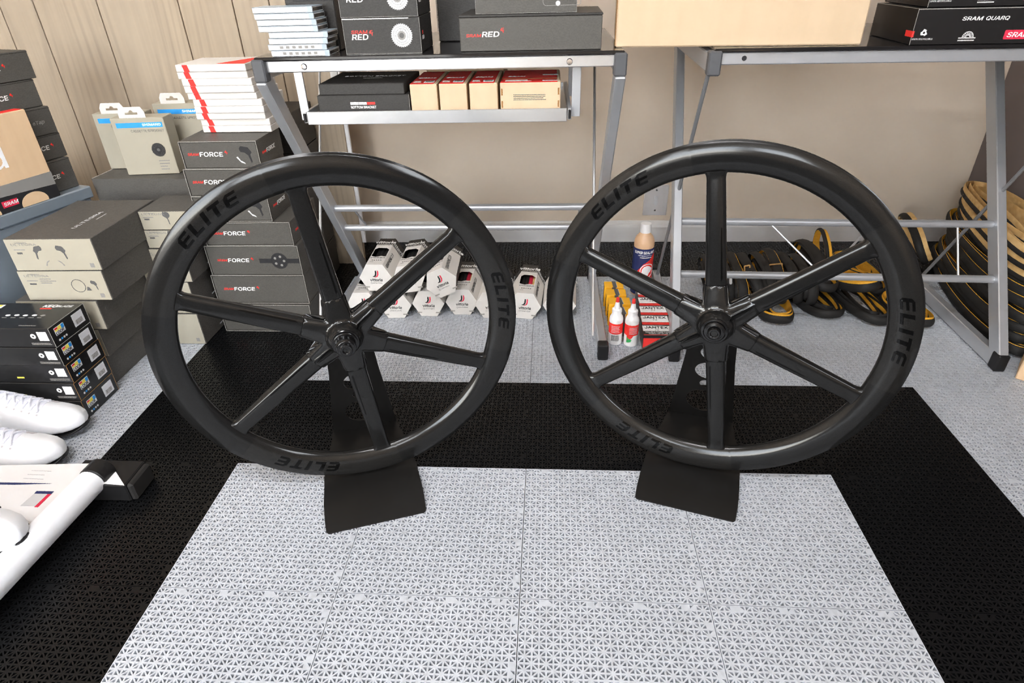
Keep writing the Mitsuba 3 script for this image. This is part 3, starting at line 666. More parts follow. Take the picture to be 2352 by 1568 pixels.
# ------------------------------------------------------------------ low steel cabinet on the far left with more cartons
ang = 16.5; CB = place(-1.205, .588, 0, 90-ang)   # local x runs along the front edge away from us, y towards the wall
CB = place(-1.372, .02, 0, 90-ang)
t = Thing('steel_cabinet', 'low blue grey steel cabinet against the left wall under the dark cartons', 'cabinet', M=CB)
t.part('carcass', bx(0, .626, .004, .40, .03, .372, .002), 'steel_blue')
t.part('top', bx(-.006, .632, -.004, .405, .374, .405, .003), 'steel_blue')
for x in (0.02, .56): t.part('foot', bx(x, x+.02, .02, .04, .0005, .03, .002), 'plastic_black')
for x in (0.02, .56): t.part('foot', bx(x, x+.02, .36, .38, .0005, .03, .002), 'plastic_black')
zc = .4055
def along(u, dy, z, a=0): return CB @ place(u, dy, z, a)
bh = [.078, .061, .065, .064, .064]
for k in range(5):
    w, d, h = .265, .11, bh[k]-.001
    t = Thing('force_carton', 'charcoal logo carton in the far left tower on the cabinet, ' + ['lowest', 'second', 'third, with a pale emblem', 'fourth', 'uppermost'][k], 'box', 'charcoal cartons on the steel cabinet', along(.624-w+.004*((k*2) % 3), .030+.003*k, zc, .8*((k % 2)*2-1)))
    t.part('body', bx(0, w, 0, d, 0, h, .0012), 'card_charcoal')
    t.part('lid_line', bx(-.0003, w+.0003, -.0003, d, h-.0045, h-.003, .0003), 'card_black')
    F = face('front', w, d, h)
    if k == 2:
        e = unary_union([affinity.rotate(Polygon([(0, .2), (.25, 0), (.2, .9)]), a, origin=(.4, .3)) for a in (0, 70, 150, 230)])
        t.part('emblem', *sw2(on(F, poly(affinity.scale(e, .016, .016, origin=(0, 0))), w*.70, h*.30), 'ink_mid'), label='pale grey emblem')
        t.part('lettering', *sw2(on(F, txt('eTap', .008, True, .2, 1.2), w*.79, h*.42), 'ink_mid'))
        t.part('emblem', *sw2(on(F, rect(0, 0, .004, .004), w*.56, h*.5), 'ink_red'))
    else:
        force_logo(t, F, w*(.38 if k in (3, 4) else .52), h*.42, .0100)
        if k == 4: t.part('small_print', *sw2(on(F, lines(1, .03, .003, .005), w*.52, h*.26), 'ink_pale'))
    zc += bh[k]
w, d, h = .300, .034, .212
t = Thing('kraft_carton', 'brown kraft carton with a white logo and a red lid flap on the steel cabinet', 'carton', M=along(.246, -.006, .4055, 0))
t.part('body', bx(0, w, .004, d, 0, h, .002), 'kraft')
t.part('top_tape', bx(.0, w-.006, .008, d-.003, h-.0008, h+.0012, .0005), 'ink_red', label='red printed lid')
F = tr(0, .004, 0) @ face('front', w, d, h)
t.part('grey_band', *sw2(on(F, rect(0, .0, w, .062), 0, .0), 'ink_mid'), label='grey printed band')
arch = Polygon([(-.5*w, 0), (-.5*w, .030)] + [(w*(-.5+1.5*q), .030+.012*math.sin(PI*min(1, .35+q*.65))) for q in np.linspace(0, 1, 20)] + [(w, 0)]).intersection(sbox(0, 0, w, .06))
t.part('black_band', xf(poly(arch, .0003), F @ tr(0, 0, .0004)), 'ink_black', label='black arched print')
for cx in (.115, .235): t.part('kraft_disc', xf(poly(affinity.scale(Point(cx, .004).buffer(.034, 28), 1.0, .72).intersection(sbox(0, 0, w, .05)), .0003), F @ tr(0, 0, .0008)), 'kraft', label='kraft coloured disc')
k = t.part('badge', xf(rect(.158, .012, .196, .027), F @ tr(0, 0, .0008)), 'ink_crimson', label='red badge')
t.part('lettering', xf(txt('SRAM', .0075, True, .2, 1.2), F @ tr(.1615, .016, .0013)), 'ink_white', k, label='white SRAM lettering')
t.part('lettering', *sw2(on(F, txt('red', .050, False, .0, 1.5, 'r'), w*.70, h*.46), 'ink_white'), label='large white lettering')
t = Thing('red_carton', 'small red carton behind the kraft carton on the steel cabinet', 'carton', M=along(.235, .034, .4055, 0))
t.part('body', bx(0, .115, 0, .07, 0, .250, .002), 'ink_red')
t.part('lid', bx(-.001, .116, -.001, .071, .20, .251, .002), 'ink_red')

# ------------------------------------------------------------------ black pedal boxes, lower left
lw, ld, lh = .36, .117, .0480
zz = .0004
for k in range(5):
    t = Thing('pedal_box', 'black pedal box with colourful labels behind the white shoes, ' + ['lowest', 'second up', 'middle', 'second from top', 'topmost'][k], 'box', 'stack of black pedal boxes',
              place(-1.0285-lw-.002*(4-k)*.3, .141, zz, .35*((k % 3)-1)))
    h = lh+.0030-.0008 if k == 0 else lh-.0008
    t.part('body', bx(0, lw, 0, ld, 0, h, .001), 'card_gloss_black')
    t.part('edge', cat([bx(lw-.0006, lw+.0004, 0, ld, h-.0012, h, .0002), bx(lw-.0006, lw+.0004, ld-.0012, ld, 0, h, .0002), bx(lw-.0006, lw+.0004, 0, .0009, 0, h, .0002)]), 'kraft_dark' if k < 3 else 'card_edge', label='worn brown edge')
    F = face('right', lw, ld, h)
    t.part('barcode_label', *sw2(on(F, rect(0, 0, .034, .030), .070, .010), 'label_white'), label='pale blue white bar code label')
    br = np.random.default_rng(3); xs, x = [], 0
    while x < .021: b = .0006+.0012*br.random(); xs.append(sbox(x, 0, x+b, .011)); x += b+.0008
    t.part('bar_code', xf(poly(unary_union(xs)), F @ tr(.0765, .0135, .0002)), 'ink_mid')
    lg = t.part('logo', *sw2(on(F, rect(0, 0, .030, .0185), .013, .021), 'label_white'), label='white LOOK logo with coloured squares')
    for x0, y0, x1, y1, m in ((.001, .0135, .010, .0175, 'ink_red'), (.0105, .0095, .0205, .0175, 'ink_yellow'), (.001, .0095, .010, .013, 'ink_yellow'), (.021, .0085, .029, .0175, 'ink_blue')):
        t.part('logo_patch', xf(rect(x0, y0, x1, y1), F @ tr(.013, .021, .0002)), m, lg)
    t.part('logo_lettering', xf(txt('LOOK', .0072, True, 0, .95), F @ tr(.0145, .0222, .0003)), 'ink_black', lg, label='black LOOK lettering')
    for j, m in enumerate(('ink_white', 'ink_blue', 'ink_pale', 'ink_pale')): t.part('icon', *sw2(on(F, poly(Point(0, 0).buffer(.0026, 8)), .017+.0072*j, .0095), m))
    F = face('front', lw, ld, h)
    t.part('white_patch', *sw2(on(F, rect(0, 0, .022, .022), lw-.030, .017), 'ink_white'), label='plain white printed square')
    t.part('icon', *sw2(on(F, poly(Point(0, 0).buffer(.006, 16).difference(Point(0, 0).buffer(.0022, 8))), lw-.041, .028), 'ink_white'), label='round white icon')
    t.part('small_print', *sw2(on(F, lines(2, .048, .0014, .0032, .1, k), lw-.052, .010), 'ink_mid'), label='fine grey print')
    if k in (1, 2): t.part('yellow_bar', *sw2(on(F, rect(0, 0, .017, .0036), lw-(.128 if k == 2 else .142), .012), 'ink_yellow'), label='yellow printed bar')
    if k == 0: t.part('lettering', *sw2(on(F, txt('BLADE', .005, True, .1, 1.2), lw-.16, .03), 'ink_pale'))
    if k == 4:
        Ft = face('top', lw, ld, h)
        t.part('lettering', *sw2(on(Ft, txt('KEO', .0105, True, .15, 1.15), lw-.083, ld-.020), 'ink_white'), label='white KEO lettering')
        t.part('lettering', *sw2(on(Ft, txt('BLADE', .0080, True, .15, 1.1), lw-.052, ld-.019), 'ink_pale'), label='grey BLADE lettering')
        t.part('red_bar', *sw2(on(Ft, rect(0, 0, .027, .0045), lw-.083, ld-.029), 'ink_red'), label='red bar')
        for j in range(5):
            t.part('icon', *sw2(on(Ft, poly(affinity.scale(Point(0, 0).buffer(.005, 10), 1.15, .7)), lw-.135+.0205*j, .058+.001*(j % 2)), 'ink_white' if j < 4 else 'ink_mid'), label='small white pedal icon')
            t.part('small_print', *sw2(on(Ft, lines(1, .013, .002, .003, .3, j), lw-.141+.0205*j, .047), 'ink_mid'))
        t.part('small_print', *sw2(on(Ft, lines(1, .045, .0016, .003), lw-.075, .012), 'ink_mid'))
        t.part('logo', *sw2(on(Ft, rect(0, 0, .035, .016), lw-.213, ld-.026), 'label_white'), label='white LOOK logo with a yellow square')
        t.part('logo_patch', xf(rect(.004, .007, .03, .015), Ft @ tr(lw-.213, ld-.026, .0002)), 'ink_yellow')
        t.part('window', *sw2(on(Ft, rect(0, 0, .09, .02), lw-.255, .048), 'steel_blue'), label='blue grey glossy panel')
    zz += h+.0008

# ------------------------------------------------------------------ on the left desk
# eight clear cases of pale cards
zz = ZT-.0002
CW, CH = .122, .0113
cx = [-.531, -.536, -.531, -.529, -.547, -.548, -.550, -.552]
for k in range(8):
    t = Thing('clear_case', 'flat clear plastic case on the left end of the desk, number %s up' % ['one', 'two', 'three', 'four', 'five', 'six', 'seven', 'eight'][k], 'case', 'clear plastic cases on the desk', place(cx[k], .420+.002*(k % 2)-.001*k*.4, zz, .6*math.sin(k*1.9)))
    t.part('shell', bx(0, CW, 0, .07, 0, CH-.0008, .0012), 'clear_plastic')
    t.part('rim_edge', cat([bx(-.0004, CW+.0004, -.0005, .0705, CH*.90, CH-.0006, .0003), bx(CW-.0095, CW+.0004, -.0005, .0005, 0, CH-.0006, .0002)]), 'clear_edge', label='bluish clear lid edge')
    t.part('insert', bx(.004, CW-.013, -.0004, .001, .0022, CH*.74, .0002), 'card_white' if k > 1 else 'ink_pale', label='pale folded insert')
    if k < 2:
        for j in range(6): t.part('insert_mark', bx(.025+.013*j, .032+.013*j, -.0007, .0004, .003, CH*.68, .0001), 'ink_mid')
    t.part('side_window', bx(CW-.0005, CW+.0005, .004, .066, .002, CH*.72, .0002), 'card_gloss_black')
    zz += CH
# black boxes
t = Thing('tall_black_box', 'tall black box behind the clear cases on the desk', 'box', M=place(-.515, .505, ZT, 0))
t.part('body', bx(0, .105, 0, .10, 0, .20, .002), 'card_black'); t.part('lid', bx(-.001, .106, -.001, .101, .097, .201, .002), 'card_black')
t.part('seam', bx(.018, .106, -.0016, 0, .0955, .0968, .0002), 'ink_black')
for k, (x, z) in enumerate(((-.3765, ZT), (-.3775, ZT+.0672))):
    w, d, h = .1575, .142, .0664
    t = Thing('cassette_box', 'black box printed with a silver cassette on the desk, ' + ('lower one' if k == 0 else 'upper one'), 'box', 'black cassette boxes on the desk', place(x, .4295, z, .4-.6*k))
    t.part('body', bx(0, w, 0, d, 0, h, .0012), 'card_black')
    t.part('front_edge', cat([bx(0, w, -.0004, .0004, 0, .0009, .0001), bx(0, .0009, -.0004, .0004, 0, h, .0001), bx(w-.0009, w, -.0004, .0004, 0, h, .0001)]), 'ink_mid', label='worn grey edge')
    t.part('top_edge', bx(0, w*.86, -.0006, .0006, h-.0030, h-.0010, .0003), 'ink_white', label='white edge strip')
    F = face('front', w, d, h)
    red_logo(t, F, w*.10, h*.405, .0098, True)
    pic_cassette(t, F, w*.755, h*.50, .0222)
    Fr = face('right', w, d, h)
    t.part('emblem', *sw2(on(Fr, rect(0, 0, .008, .007), .022, h*.50), 'ink_red')); t.part('lettering', *sw2(on(Fr, txt('RED', .007, True, .2, 1.2), .018, h*.36), 'ink_white'))
t = Thing('black_carton', 'large dark carton standing at the back of the desk between the logo boxes', 'carton', M=place(-.2165, .645, ZT, 0))
t.part('body', bx(0, .23, 0, .20, 0, .24, .002), 'card_black'); t.part('lid', bx(-.0012, .2312, -.0012, .2012, .18, .241, .002), 'card_black')
t.part('worn_edge', bx(-.0016, -.0004, -.0016, .001, .02, .14, .0003), 'ink_mid', label='scuffed pale edge')
w, d, h = .2865, .20, .0665
t = Thing('crank_box', 'wide black box with a red and white logo on the desk', 'box', M=place(-.1405, .4385, ZT, -1.0))
t.part('body', bx(0, w, 0, d, 0, h-.005, .0015), 'card_charcoal'); t.part('lid', bx(-.0008, w+.0008, -.0008, d+.0008, h-.0048, h, .0012), 'card_black')
red_logo(t, face('front', w, d, h), w*.045, h*.40, .0092, False)
w, d, h = .2015, .16, .07
t = Thing('crank_box', 'charcoal box with printed pale dots lying on the wide black box', 'box', M=place(-.1065, .4440, ZT+.0672, -1.0))
t.part('body', bx(0, w, 0, d, 0, h, .0015), 'card_charcoal'); F = face('front', w, d, h)
t.part('front_edge', cat([bx(0, w, -.0004, .0004, 0, .0009, .0001), bx(0, .0009, -.0004, .0004, 0, h, .0001), bx(w-.0009, w, -.0004, .0004, 0, h, .0001)]), 'ink_mid')
t.part('outline', *sw2(on(F, poly(sbox(0, 0, .062, .04).buffer(.006).exterior.buffer(.0004)), w*.70, .0185), 'ink_mid'), label='thin printed outline')
for j, (u, v) in enumerate(((.815, .016), (.815, .0285))): t.part('dot', *sw2(on(F, poly(Point(0, 0).buffer(.0045, 16)), w*u, v), 'ink_pale'), label='pale printed dot')
t.part('lettering', *sw2(on(F, txt('RED', .010, True, .2, 1.4), w*.08, .045), 'ink_white'))
# the big kraft carton that bridges both desks
w, d, h = .4745, .31, .30
t = Thing('kraft_carton', 'big plain kraft carton bridging the gap between the two desks', 'carton', M=place(.1765, .4585, ZT, -4.5))
t.part('body', bx(0, w, 0, d, 0, h-.003, .0025), 'kraft_pale')
t.part('flap', bx(.002, w-.002, .002, d/2-.001, h-.003, h, .0008), 'kraft_pale'); t.part('flap', bx(.002, w-.002, d/2+.001, d-.002, h-.003, h, .0008), 'kraft_pale')
t.part('corner_seam', bx(-.0015, .0005, .004, .045, .002, h-.006, .0004), 'kraft_dark', label='brown glued seam')
# three black boxes on the right desk
for k in range(3):
    w, d, h = .40, .20, .0622
    t = Thing('crankset_box', 'glossy black box with red tape stickers on the right desk, ' + ['lowest', 'middle', 'uppermost'][k], 'box', 'glossy black boxes on the right desk', place(.731+.017*k, .400+.006*k, ZT+k*.0630, -3.2))
    t.part('body', bx(0, w, 0, d, 0, h, .0012), 'card_gloss_black')
    t.part('pale_edge', cat([bx(0, w, -.0004, .0006, h-.0022, h-.0004, .0002), bx(-.0004, .0006, 0, .001, 0, h, .0002)]), 'ink_mid', label='worn silver edge')
    F = face('front', w, d, h)
    t.part('lettering', *sw2(on(F, txt('SRAM', .0062, True, .25, 1.5), .081, h*.66), 'ink_white'), label='white SRAM lettering')
    t.part('lettering', *sw2(on(F, txt('QUARQ', .0062, True, .25, 1.35), .122, h*.66), 'ink_white'), label='white QUARQ lettering')
    arrows = unary_union([affinity.rotate(Polygon([(-.0055, -.0042), (.0015, -.0042), (.0015, -.0060), (.0055, -.0030), (.0015, -.0002), (.0015, -.0020), (-.0042, -.0020)]), a, origin=(0, 0)) for a in (0, 120, 240)])
    t.part('recycling_mark', *sw2(on(F, poly(arrows), .020, h*.34), 'ink_white'), label='white triangle of three arrows')
    t.part('small_print', *sw2(on(F, txt('100% RECYCLABLE', .0026, True, 0, 1.1, 'c'), .020, h*.145), 'ink_pale'))
    fan = unary_union([affinity.rotate(sbox(-.0006, .003, .0006, .0095), a, origin=(0, 0)) for a in range(-80, 81, 20)] + [Point(0, 0).buffer(.0102, 24).difference(Point(0, 0).buffer(.0088, 24)).intersection(sbox(-1, 0, 1, 1))])
    t.part('fan_emblem', *sw2(on(F, poly(fan), .100, h*.20), 'ink_pale'), label='pale half round fan emblem')
    t.part('small_print', *sw2(on(F, lines(2, .032, .0020, .0042, .1), .084, h*.165), 'ink_pale'))
    tp = t.part('tape', xf(rect(-.030, 0, 0, .0105), face('left', w, d, h) @ tr(d, 0, 0) @ tr(0, h*.22, 0)), 'ink_red', label='red tape sticker round the corner')
    t.part('tape', *sw2(on(F, rect(0, 0, .0028, .0105), 0, h*.22), 'ink_red'), tp)
    t.part('badge', *sw2(on(F, poly(sbox(0, 0, .034, .012).buffer(.002)), .165, h*.16), 'ink_crimson'), label='red badge')
    t.part('badge_lettering', xf(txt('SRAM', .008, True, .25, 1.3), F @ tr(.168, h*.19, .0005)), 'ink_white')

# ------------------------------------------------------------------ on the sliding tray
TZ = .6114
w, d, h = .2005, .185, .0425
t = Thing('bracket_box', 'black bottom bracket box with a three coloured bar on the tray, lower one', 'box', M=place(-.4585, .4395, TZ, 0))
t.part('body', bx(0, w, 0, d, 0, h, .0015), 'card_black'); F = face('front', w, d, h)
for j, m in enumerate(('ink_white', 'ink_pale', 'ink_red')): t.part('colour_bar', *sw2(on(F, rect(.0183*j, 0, .0183*j+.0176, .0055), w*.355, h*.535), m))
t.part('lettering', *sw2(on(F, txt('BOTTOM BRACKET', .0048, True, 0, .92, 'c'), w*.495, h*.36), 'ink_white'), label='white BOTTOM BRACKET lettering')
t.part('pale_edge', bx(w-.0007, w+.0003, -.0004, .0006, 0, h, .0002), 'ink_mid')
w, d, h = .185, .175, .0225
t = Thing('bracket_box', 'thinner black box lying on the bottom bracket box on the tray', 'box', M=place(-.4515, .4405, TZ+.0428, -.5))
t.part('body', bx(0, w, 0, d, 0, h, .0015), 'card_black'); t.part('top_print', *sw2(on(face('top', w, d, h), txt('BOTTOM BRACKET', .011, False, 0, 1.0, 'c'), w*.53, d*.56), 'ink_pale'), label='grey printed lettering')
t.part('top_print', *sw2(on(face('top', w, d, h), lines(1, .05, .004, .006), w*.42, d*.42), 'ink_mid'))
def kraft_small(x, w, label, wide=False):
    d, h = .178, .0620
    t = Thing('kraft_box', label, 'box', 'kraft boxes with red tops on the tray', place(x, .4395, TZ, 0))
    t.part('body', bx(0, w, 0, d, 0, h, .0012), 'kraft_pale')
    t.part('corrugated_edge', bx(w-.0004, w+.0006, .001, d, .001, h-.001, .0003), 'corrugate', label='dark corrugated edge')
    Ft = face('top', w, d, h)
    t.part('red_top', *sw2(on(Ft, rect(.0005, .001, w-.0065, d-.004), 0, 0), 'ink_red'), label='red printed lid')
    Ft = Ft @ tr(0, 0, .0005)
    t.part('barcode_label', *sw2(on(Ft, rect(0, 0, .022, .021) if not wide else rect(0, 0, .032, .008), w*.48 if not wide else w*.70, .016), 'label_white'))
    t.part('bar_code', xf(rect(.003, .004, .019, .017) if not wide else rect(.003, .002, .029, .006), Ft @ tr(w*.48 if not wide else w*.70, .016, .0004)), 'ink_mid')
    t.part('lettering', *sw2(on(Ft, txt('SRAM', .010, True, .2, 1.0), w*.10, .075), 'ink_white'), label='white lettering')
    t.part('small_print', *sw2(on(Ft, lines(3, .022 if not wide else .07, .003, .008, .4, 5), w*.08, .035 if not wide else .030), 'card_white'))
    if wide:
        t.part('label_strip', *sw2(on(Ft, rect(.0005, .001, w-.0065, .004), 0, .046), 'kraft_dark')); t.part('bar_code', *sw2(on(Ft, rect(0, 0, .034, .010), w*.70, .095), 'label_white'))
        F = face('front', w, d, h)
        t.part('small_print', *sw2(on(F, lines(4, .070, .0012, .0033, .12, 2), w*.22, h*.60), 'ink_grey'), label='fine dark upside-down print')
        for u in (.002, w-.0055):
            for v in (h*.20, h*.60): t.part('slot', *sw2(on(F, rect(0, 0, .0035, .0135), u, v), 'kraft_dark'), label='dark tab slot')
kraft_small(-.2545, .0575, 'narrow kraft box with a red top on the tray, next to the black boxes')
kraft_small(-.1920, .0585, 'narrow kraft box with a red top on the tray, middle of the three')
kraft_small(-.1275, .0595, 'narrow kraft box with a red top on the tray, next to the wide box')
kraft_small(-.0620, .1270, 'wide kraft box with a red top and fine print on its front', True)
t = Thing('kraft_box', 'kraft box with a red top at the back of the tray', 'box', M=place(-.250, .628, TZ, 0))
t.part('body', bx(0, .185, 0, .12, 0, .0655, .0012), 'kraft_pale'); t.part('red_top', bx(.001, .184, .001, .119, .0650, .0662, .0003), 'ink_red')

# ------------------------------------------------------------------ hexagonal tyre boxes on the floor
HS, HL = .0478, .195
def hexp(s=HS, a0=0): return [(s*math.cos(a0+k*PI/3), s*math.sin(a0+k*PI/3)) for k in range(6)]
def hexbox(x, y, z, yaw_, roll_, label, tyre, L=HL):
    """axis along +y from the front face; cross-section in xz"""
    M = place(x, y, z, yaw_) @ rot('y', math.radians(roll_))
    t = Thing('tyre_box', label, 'tyre box', 'white hexagonal tyre boxes on the floor', M)
    H = Polygon(hexp()).buffer(-.0008).buffer(.0008, 4)
    Y2 = np.array([[1, 0, 0, 0], [0, 0, 1, 0], [0, -1, 0, 0], [0, 0, 0, 1.]])     # (x,y,z)->(x,z,-y): prism along +y, cross-section up = -y
    Y2 = np.array([[1, 0, 0, 0], [0, 0, -1, 0], [0, 1, 0, 0], [0, 0, 0, 1.]])     # prism axis -> -y
    def prism(pl, y0, y1): return xf(trimesh.creation.extrude_polygon(pl, y1-y0, engine='earcut'), tr(0, y1, 0) @ Y2)
    r = HS*math.cos(PI/6)
    # shell: top face has an opening; built as panels
    shell = []
    th = .0012
    def panel(k, y0, y1, cut=None):
        a = PI/2 - (k)*PI/3           # outward direction of face k, k=0 the top, k=1 upper right
        nrm = np.array([math.cos(a), 0, math.sin(a)]); tx = np.array([math.sin(a), 0, -math.cos(a)])
        pl = sbox(-HS/2, y0, HS/2, y1)
        if cut is not None: pl = pl.difference(cut)
        m = poly(pl, th); Mx = np.eye(4); Mx[:3, 0], Mx[:3, 1], Mx[:3, 2], Mx[:3, 3] = tx, (0, 1, 0), nrm, nrm*(r-th)
        return xf(m, Mx)
    def pface(k, e=.0001):
        a = PI/2 - k*PI/3
        nrm = np.array([math.cos(a), 0, math.sin(a)]); tx = np.array([math.sin(a), 0, -math.cos(a)])
        Mx = np.eye(4); Mx[:3, 0], Mx[:3, 1], Mx[:3, 2], Mx[:3, 3] = tx, (0, 1, 0), nrm, nrm*(r+e); return Mx
    win = Polygon([(-.0225, .062), (-.008, .055), (.008, .062), (.021, .058), (.021, .110), (.010, .124), (-.014, .124), (-.0225, .112)])
    white_end = .150
    shell = cat([panel(0, 0, white_end, win), panel(1, 0, white_end), panel(5, 0, white_end), panel(2, 0, .012), panel(3, 0, .012), panel(4, 0, .012)])
    t.part('sleeve', shell, 'card_white')
    t.part('dark_panel', cat([panel(2, .012, L), panel(3, .012, L), panel(4, .012, L), panel(0, white_end, L), panel(1, white_end, L), panel(5, white_end, L)]), 'card_black', label='black printed rear part')
    t.part('rear_end', prism(H, L-.0012, L), 'card_black')
    t.part('front_end', prism(H, 0, .0012), 'card_white')
    tabs = unary_union([affinity.translate(sbox(-.007, -.003, .007, .001), HS*.86*math.cos(a), HS*.80*math.sin(a)) for a in (-PI/6-.3, -5*PI/6+.3)])
    t.part('tuck_tab', cat([prism(g, -.0006, .0002) for g in tabs.geoms]), 'card_edge')
    # print on the front end
    F = np.eye(4); F[:3, 0], F[:3, 1], F[:3, 2], F[:3, 3] = (1, 0, 0), (0, 0, 1), (0, -1, 0), (0, -.0001, 0)
    j1 = Polygon([(-.0095, -.0025), (-.0035, .0005), (-.001, .006), (-.0005, .0165), (.0032, .0165), (.0034, .007), (.001, -.001), (-.004, -.0035)])
    j2 = Polygon([(-.004, -.0045), (.002, -.0015), (.0052, .005), (.0056, .0165), (.0090, .0165), (.0092, .006), (.0065, -.001), (.001, -.0045)])
    t.part('emblem', *sw2(on(F, poly(j1), 0, .006), 'ink_black'), label='black swoosh of the emblem'); t.part('emblem', *sw2(on(F, poly(j2), 0, .006), 'ink_crimson'), label='red swoosh of the emblem')
    t.part('lettering', *sw2(on(F, txt('vittoria', .0082, True, .1, 1.0, 'c'), .001, -.0105), 'ink_black'), label='black vittoria lettering')
    t.part('small_print', *sw2(on(F, txt('GRAPHENE', .0038, False, 0, 1.0, 'c'), .004, -.0185), 'ink_mid'), label='grey GRAPHENE lettering')
    t.part('small_print', *sw2(on(F, poly(Point(0, 0).buffer(.0028, 12).difference(Point(0, 0).buffer(.0020, 12))), -.014, -.0172), 'ink_mid'))
    # prints on the top and the upper right panel
    P0 = pface(0); t.part('lettering', *sw2(on(P0, txt('CORSA', .0062, False, .15, 1.55, 'c'), 0, .0455), 'ink_grey'), label='grey CORSA lettering')
    t.part('small_print', *sw2(on(P0, lines(1, .02, .0015, .003), -.006, .042), 'ink_pale'))
    for j in range(5): t.part('dot', *sw2(on(P0, poly(affinity.scale(Point(0, 0).buffer(.0018, 6), 1.1, 1)), -.0125+.0062*j, .031), 'ink_black'))
    t.part('small_print', *sw2(on(P0, lines(1, .011, .002, .003), -.017, .019), 'ink_mid'))
    P1 = pface(1)
    t.part('lettering', *sw2((P1 @ tr(-.004, .012, 0) @ rot('z', PI/2), txt('GRAPHENE 2.0', .0095, True, 0, .98)), 'ink_black'), label='black GRAPHENE 2.0 lettering')
    for k in (0, 1): t.part('lettering', *sw2(on(pface(k), txt('vittoria', .0155, True, .1, .92, 'c'), 0, .1565 if k == 0 else .154), 'ink_white'), label='white vittoria lettering')
    t.part('stripe', *sw2(on(P0, rect(-HS/2, .1435, HS/2, .1465), 0, 0), 'ink_black')); t.part('stripe', *sw2(on(P1, rect(-HS/2, .1435, HS/2, .1465), 0, 0), 'ink_black'))
    # folded tyre inside
    for j, (xx, m) in enumerate(zip((-.016, -.0045, .007, .017), tyre)):
        t.part('folded_tyre', tube((xx, .03, .020-.0012*abs(j-1.5)), (xx, L-.01, .020-.0012*abs(j-1.5)), .0068, 10), m, label='folded tyre in the window' if j == 0 else None, smooth=40)
    return t
RB, TN, RD = 'rubber', 'sidewall_tan', 'ink_crimson'
hz = HS*math.cos(PI/6)+.0006
hx = [(-.5005, .628, 'at the left end'), (-.4045, .6275, 'second from the left'), (-.309, .640, 'third from the left'), (-.2115, .650, 'fourth from the left'), (-.1225, .630, 'fifth, half behind the left rim')]
for k, (x, y, nm) in enumerate(hx):
    hexbox(x, y, hz, [1, 2, -1, -1, -3][k], 0, 'white hexagonal tyre box in the bottom row, ' + nm, (RB, RB, RD if k == 3 else RB, TN if k == 3 else RB))
hexbox(-.0255, .628, hz, -3.5, 3, 'white hexagonal tyre box with a tan tyre in its window, between the wheels', (RB, RB, RD, TN))
hexbox(.075, .632, hz, -2, 0, 'white hexagonal tyre box at the right end, behind the right rim', (RB, RB, RB, TN))
hz2 = hz+.0835
hexbox(-.4530, .640, hz2, 1, 1, 'white hexagonal tyre box in the upper row, leftmost', (RB, RB, RB, RB))
hexbox(-.3565, .632, hz2, .5, -8, 'white hexagonal tyre box in the upper row, middle one behind the spoke', (RB, RB, RB, RB))
hexbox(-.2600, .617, hz+.0790, 2, -24, 'white hexagonal tyre box in the upper row, right one standing on its corner', (RD, RB, RB, RB))

# ------------------------------------------------------------------ between the desks: sealant, glue, tape and tubes
R = .0300
t = Thing('sealant_bottle', 'tall sealant bottle with a navy and red label and a white cap', 'bottle', M=place(.3285, .800, .0006, 0))
t.part('body', lathe([(0, .0), (.027, 0), (R, .004), (R, .168), (R-.001, .176), (R-.005, .186), (R-.011, .193), (.0165, .197), (.0155, .203), (0, .203)], 40), 'sealant', smooth=35)
lb = t.part('label', lathe([(R+.0002, .006), (R+.0006, .0065), (R+.0006, .1555), (R+.0002, .156)], 48), 'ink_navy', label='navy blue label', smooth=60)
Rl = R+.0006
red = Polygon([(-.030, .070), (-.002, .108), (.016, .120), (.030, .138), (.060, .138), (.060, .060), (.02, .052), (-.02, .052)])
t.part('red_field', wrap(fine(poly(red, .0002), .006), Rl), 'ink_red', lb, label='red slanted field')
t.part('lettering', wrap(fine(txt('SUPER SEALANT', .0082, True, 0, .74, 'c'), .006), Rl+.0002, .141), 'ink_white', lb, label='white SUPER SEALANT lettering')
t.part('rule', wrap(fine(rect(-.021, .135, .024, .1362), .006), Rl+.0002), 'ink_white', lb)
t.part('small_print', wrap(fine(rect(-.014, .128, .022, .1305), .006), Rl+.0002), 'ink_pale', lb)
ringp = affinity.scale(Point(.012, .086).buffer(.0235, 32), 1, 1); ringp = ringp.difference(Point(.012, .086).buffer(.0210, 32))
t.part('emblem', wrap(fine(poly(ringp, .0003), .006), Rl+.0002), 'ink_white', lb, label='white ring of the emblem')
head = Polygon([(-.004, .070), (-.006, .080), (-.005, .092), (.001, .100), (.010, .1035), (.018, .101), (.023, .096), (.0285, .093), (.0275, .087), (.024, .085), (.0235, .081), (.018, .079), (.016, .072), (.010, .067)])
t.part('emblem', wrap(fine(poly(head, .0003), .006), Rl+.0002), 'ink_white', lb, label='white animal head in profile')
for j in range(3): t.part('small_print', wrap(fine(rect(-.022, .030-.006*j, .018-.004*j, .0322-.006*j), .006), Rl+.0002), 'ink_pale', lb)
t.part('cap', lathe([(0, .199), (.0160, .199), (.0162, .224), (.0150, .2265), (0, .2268)], 36), 'bottle_white', smooth=35)
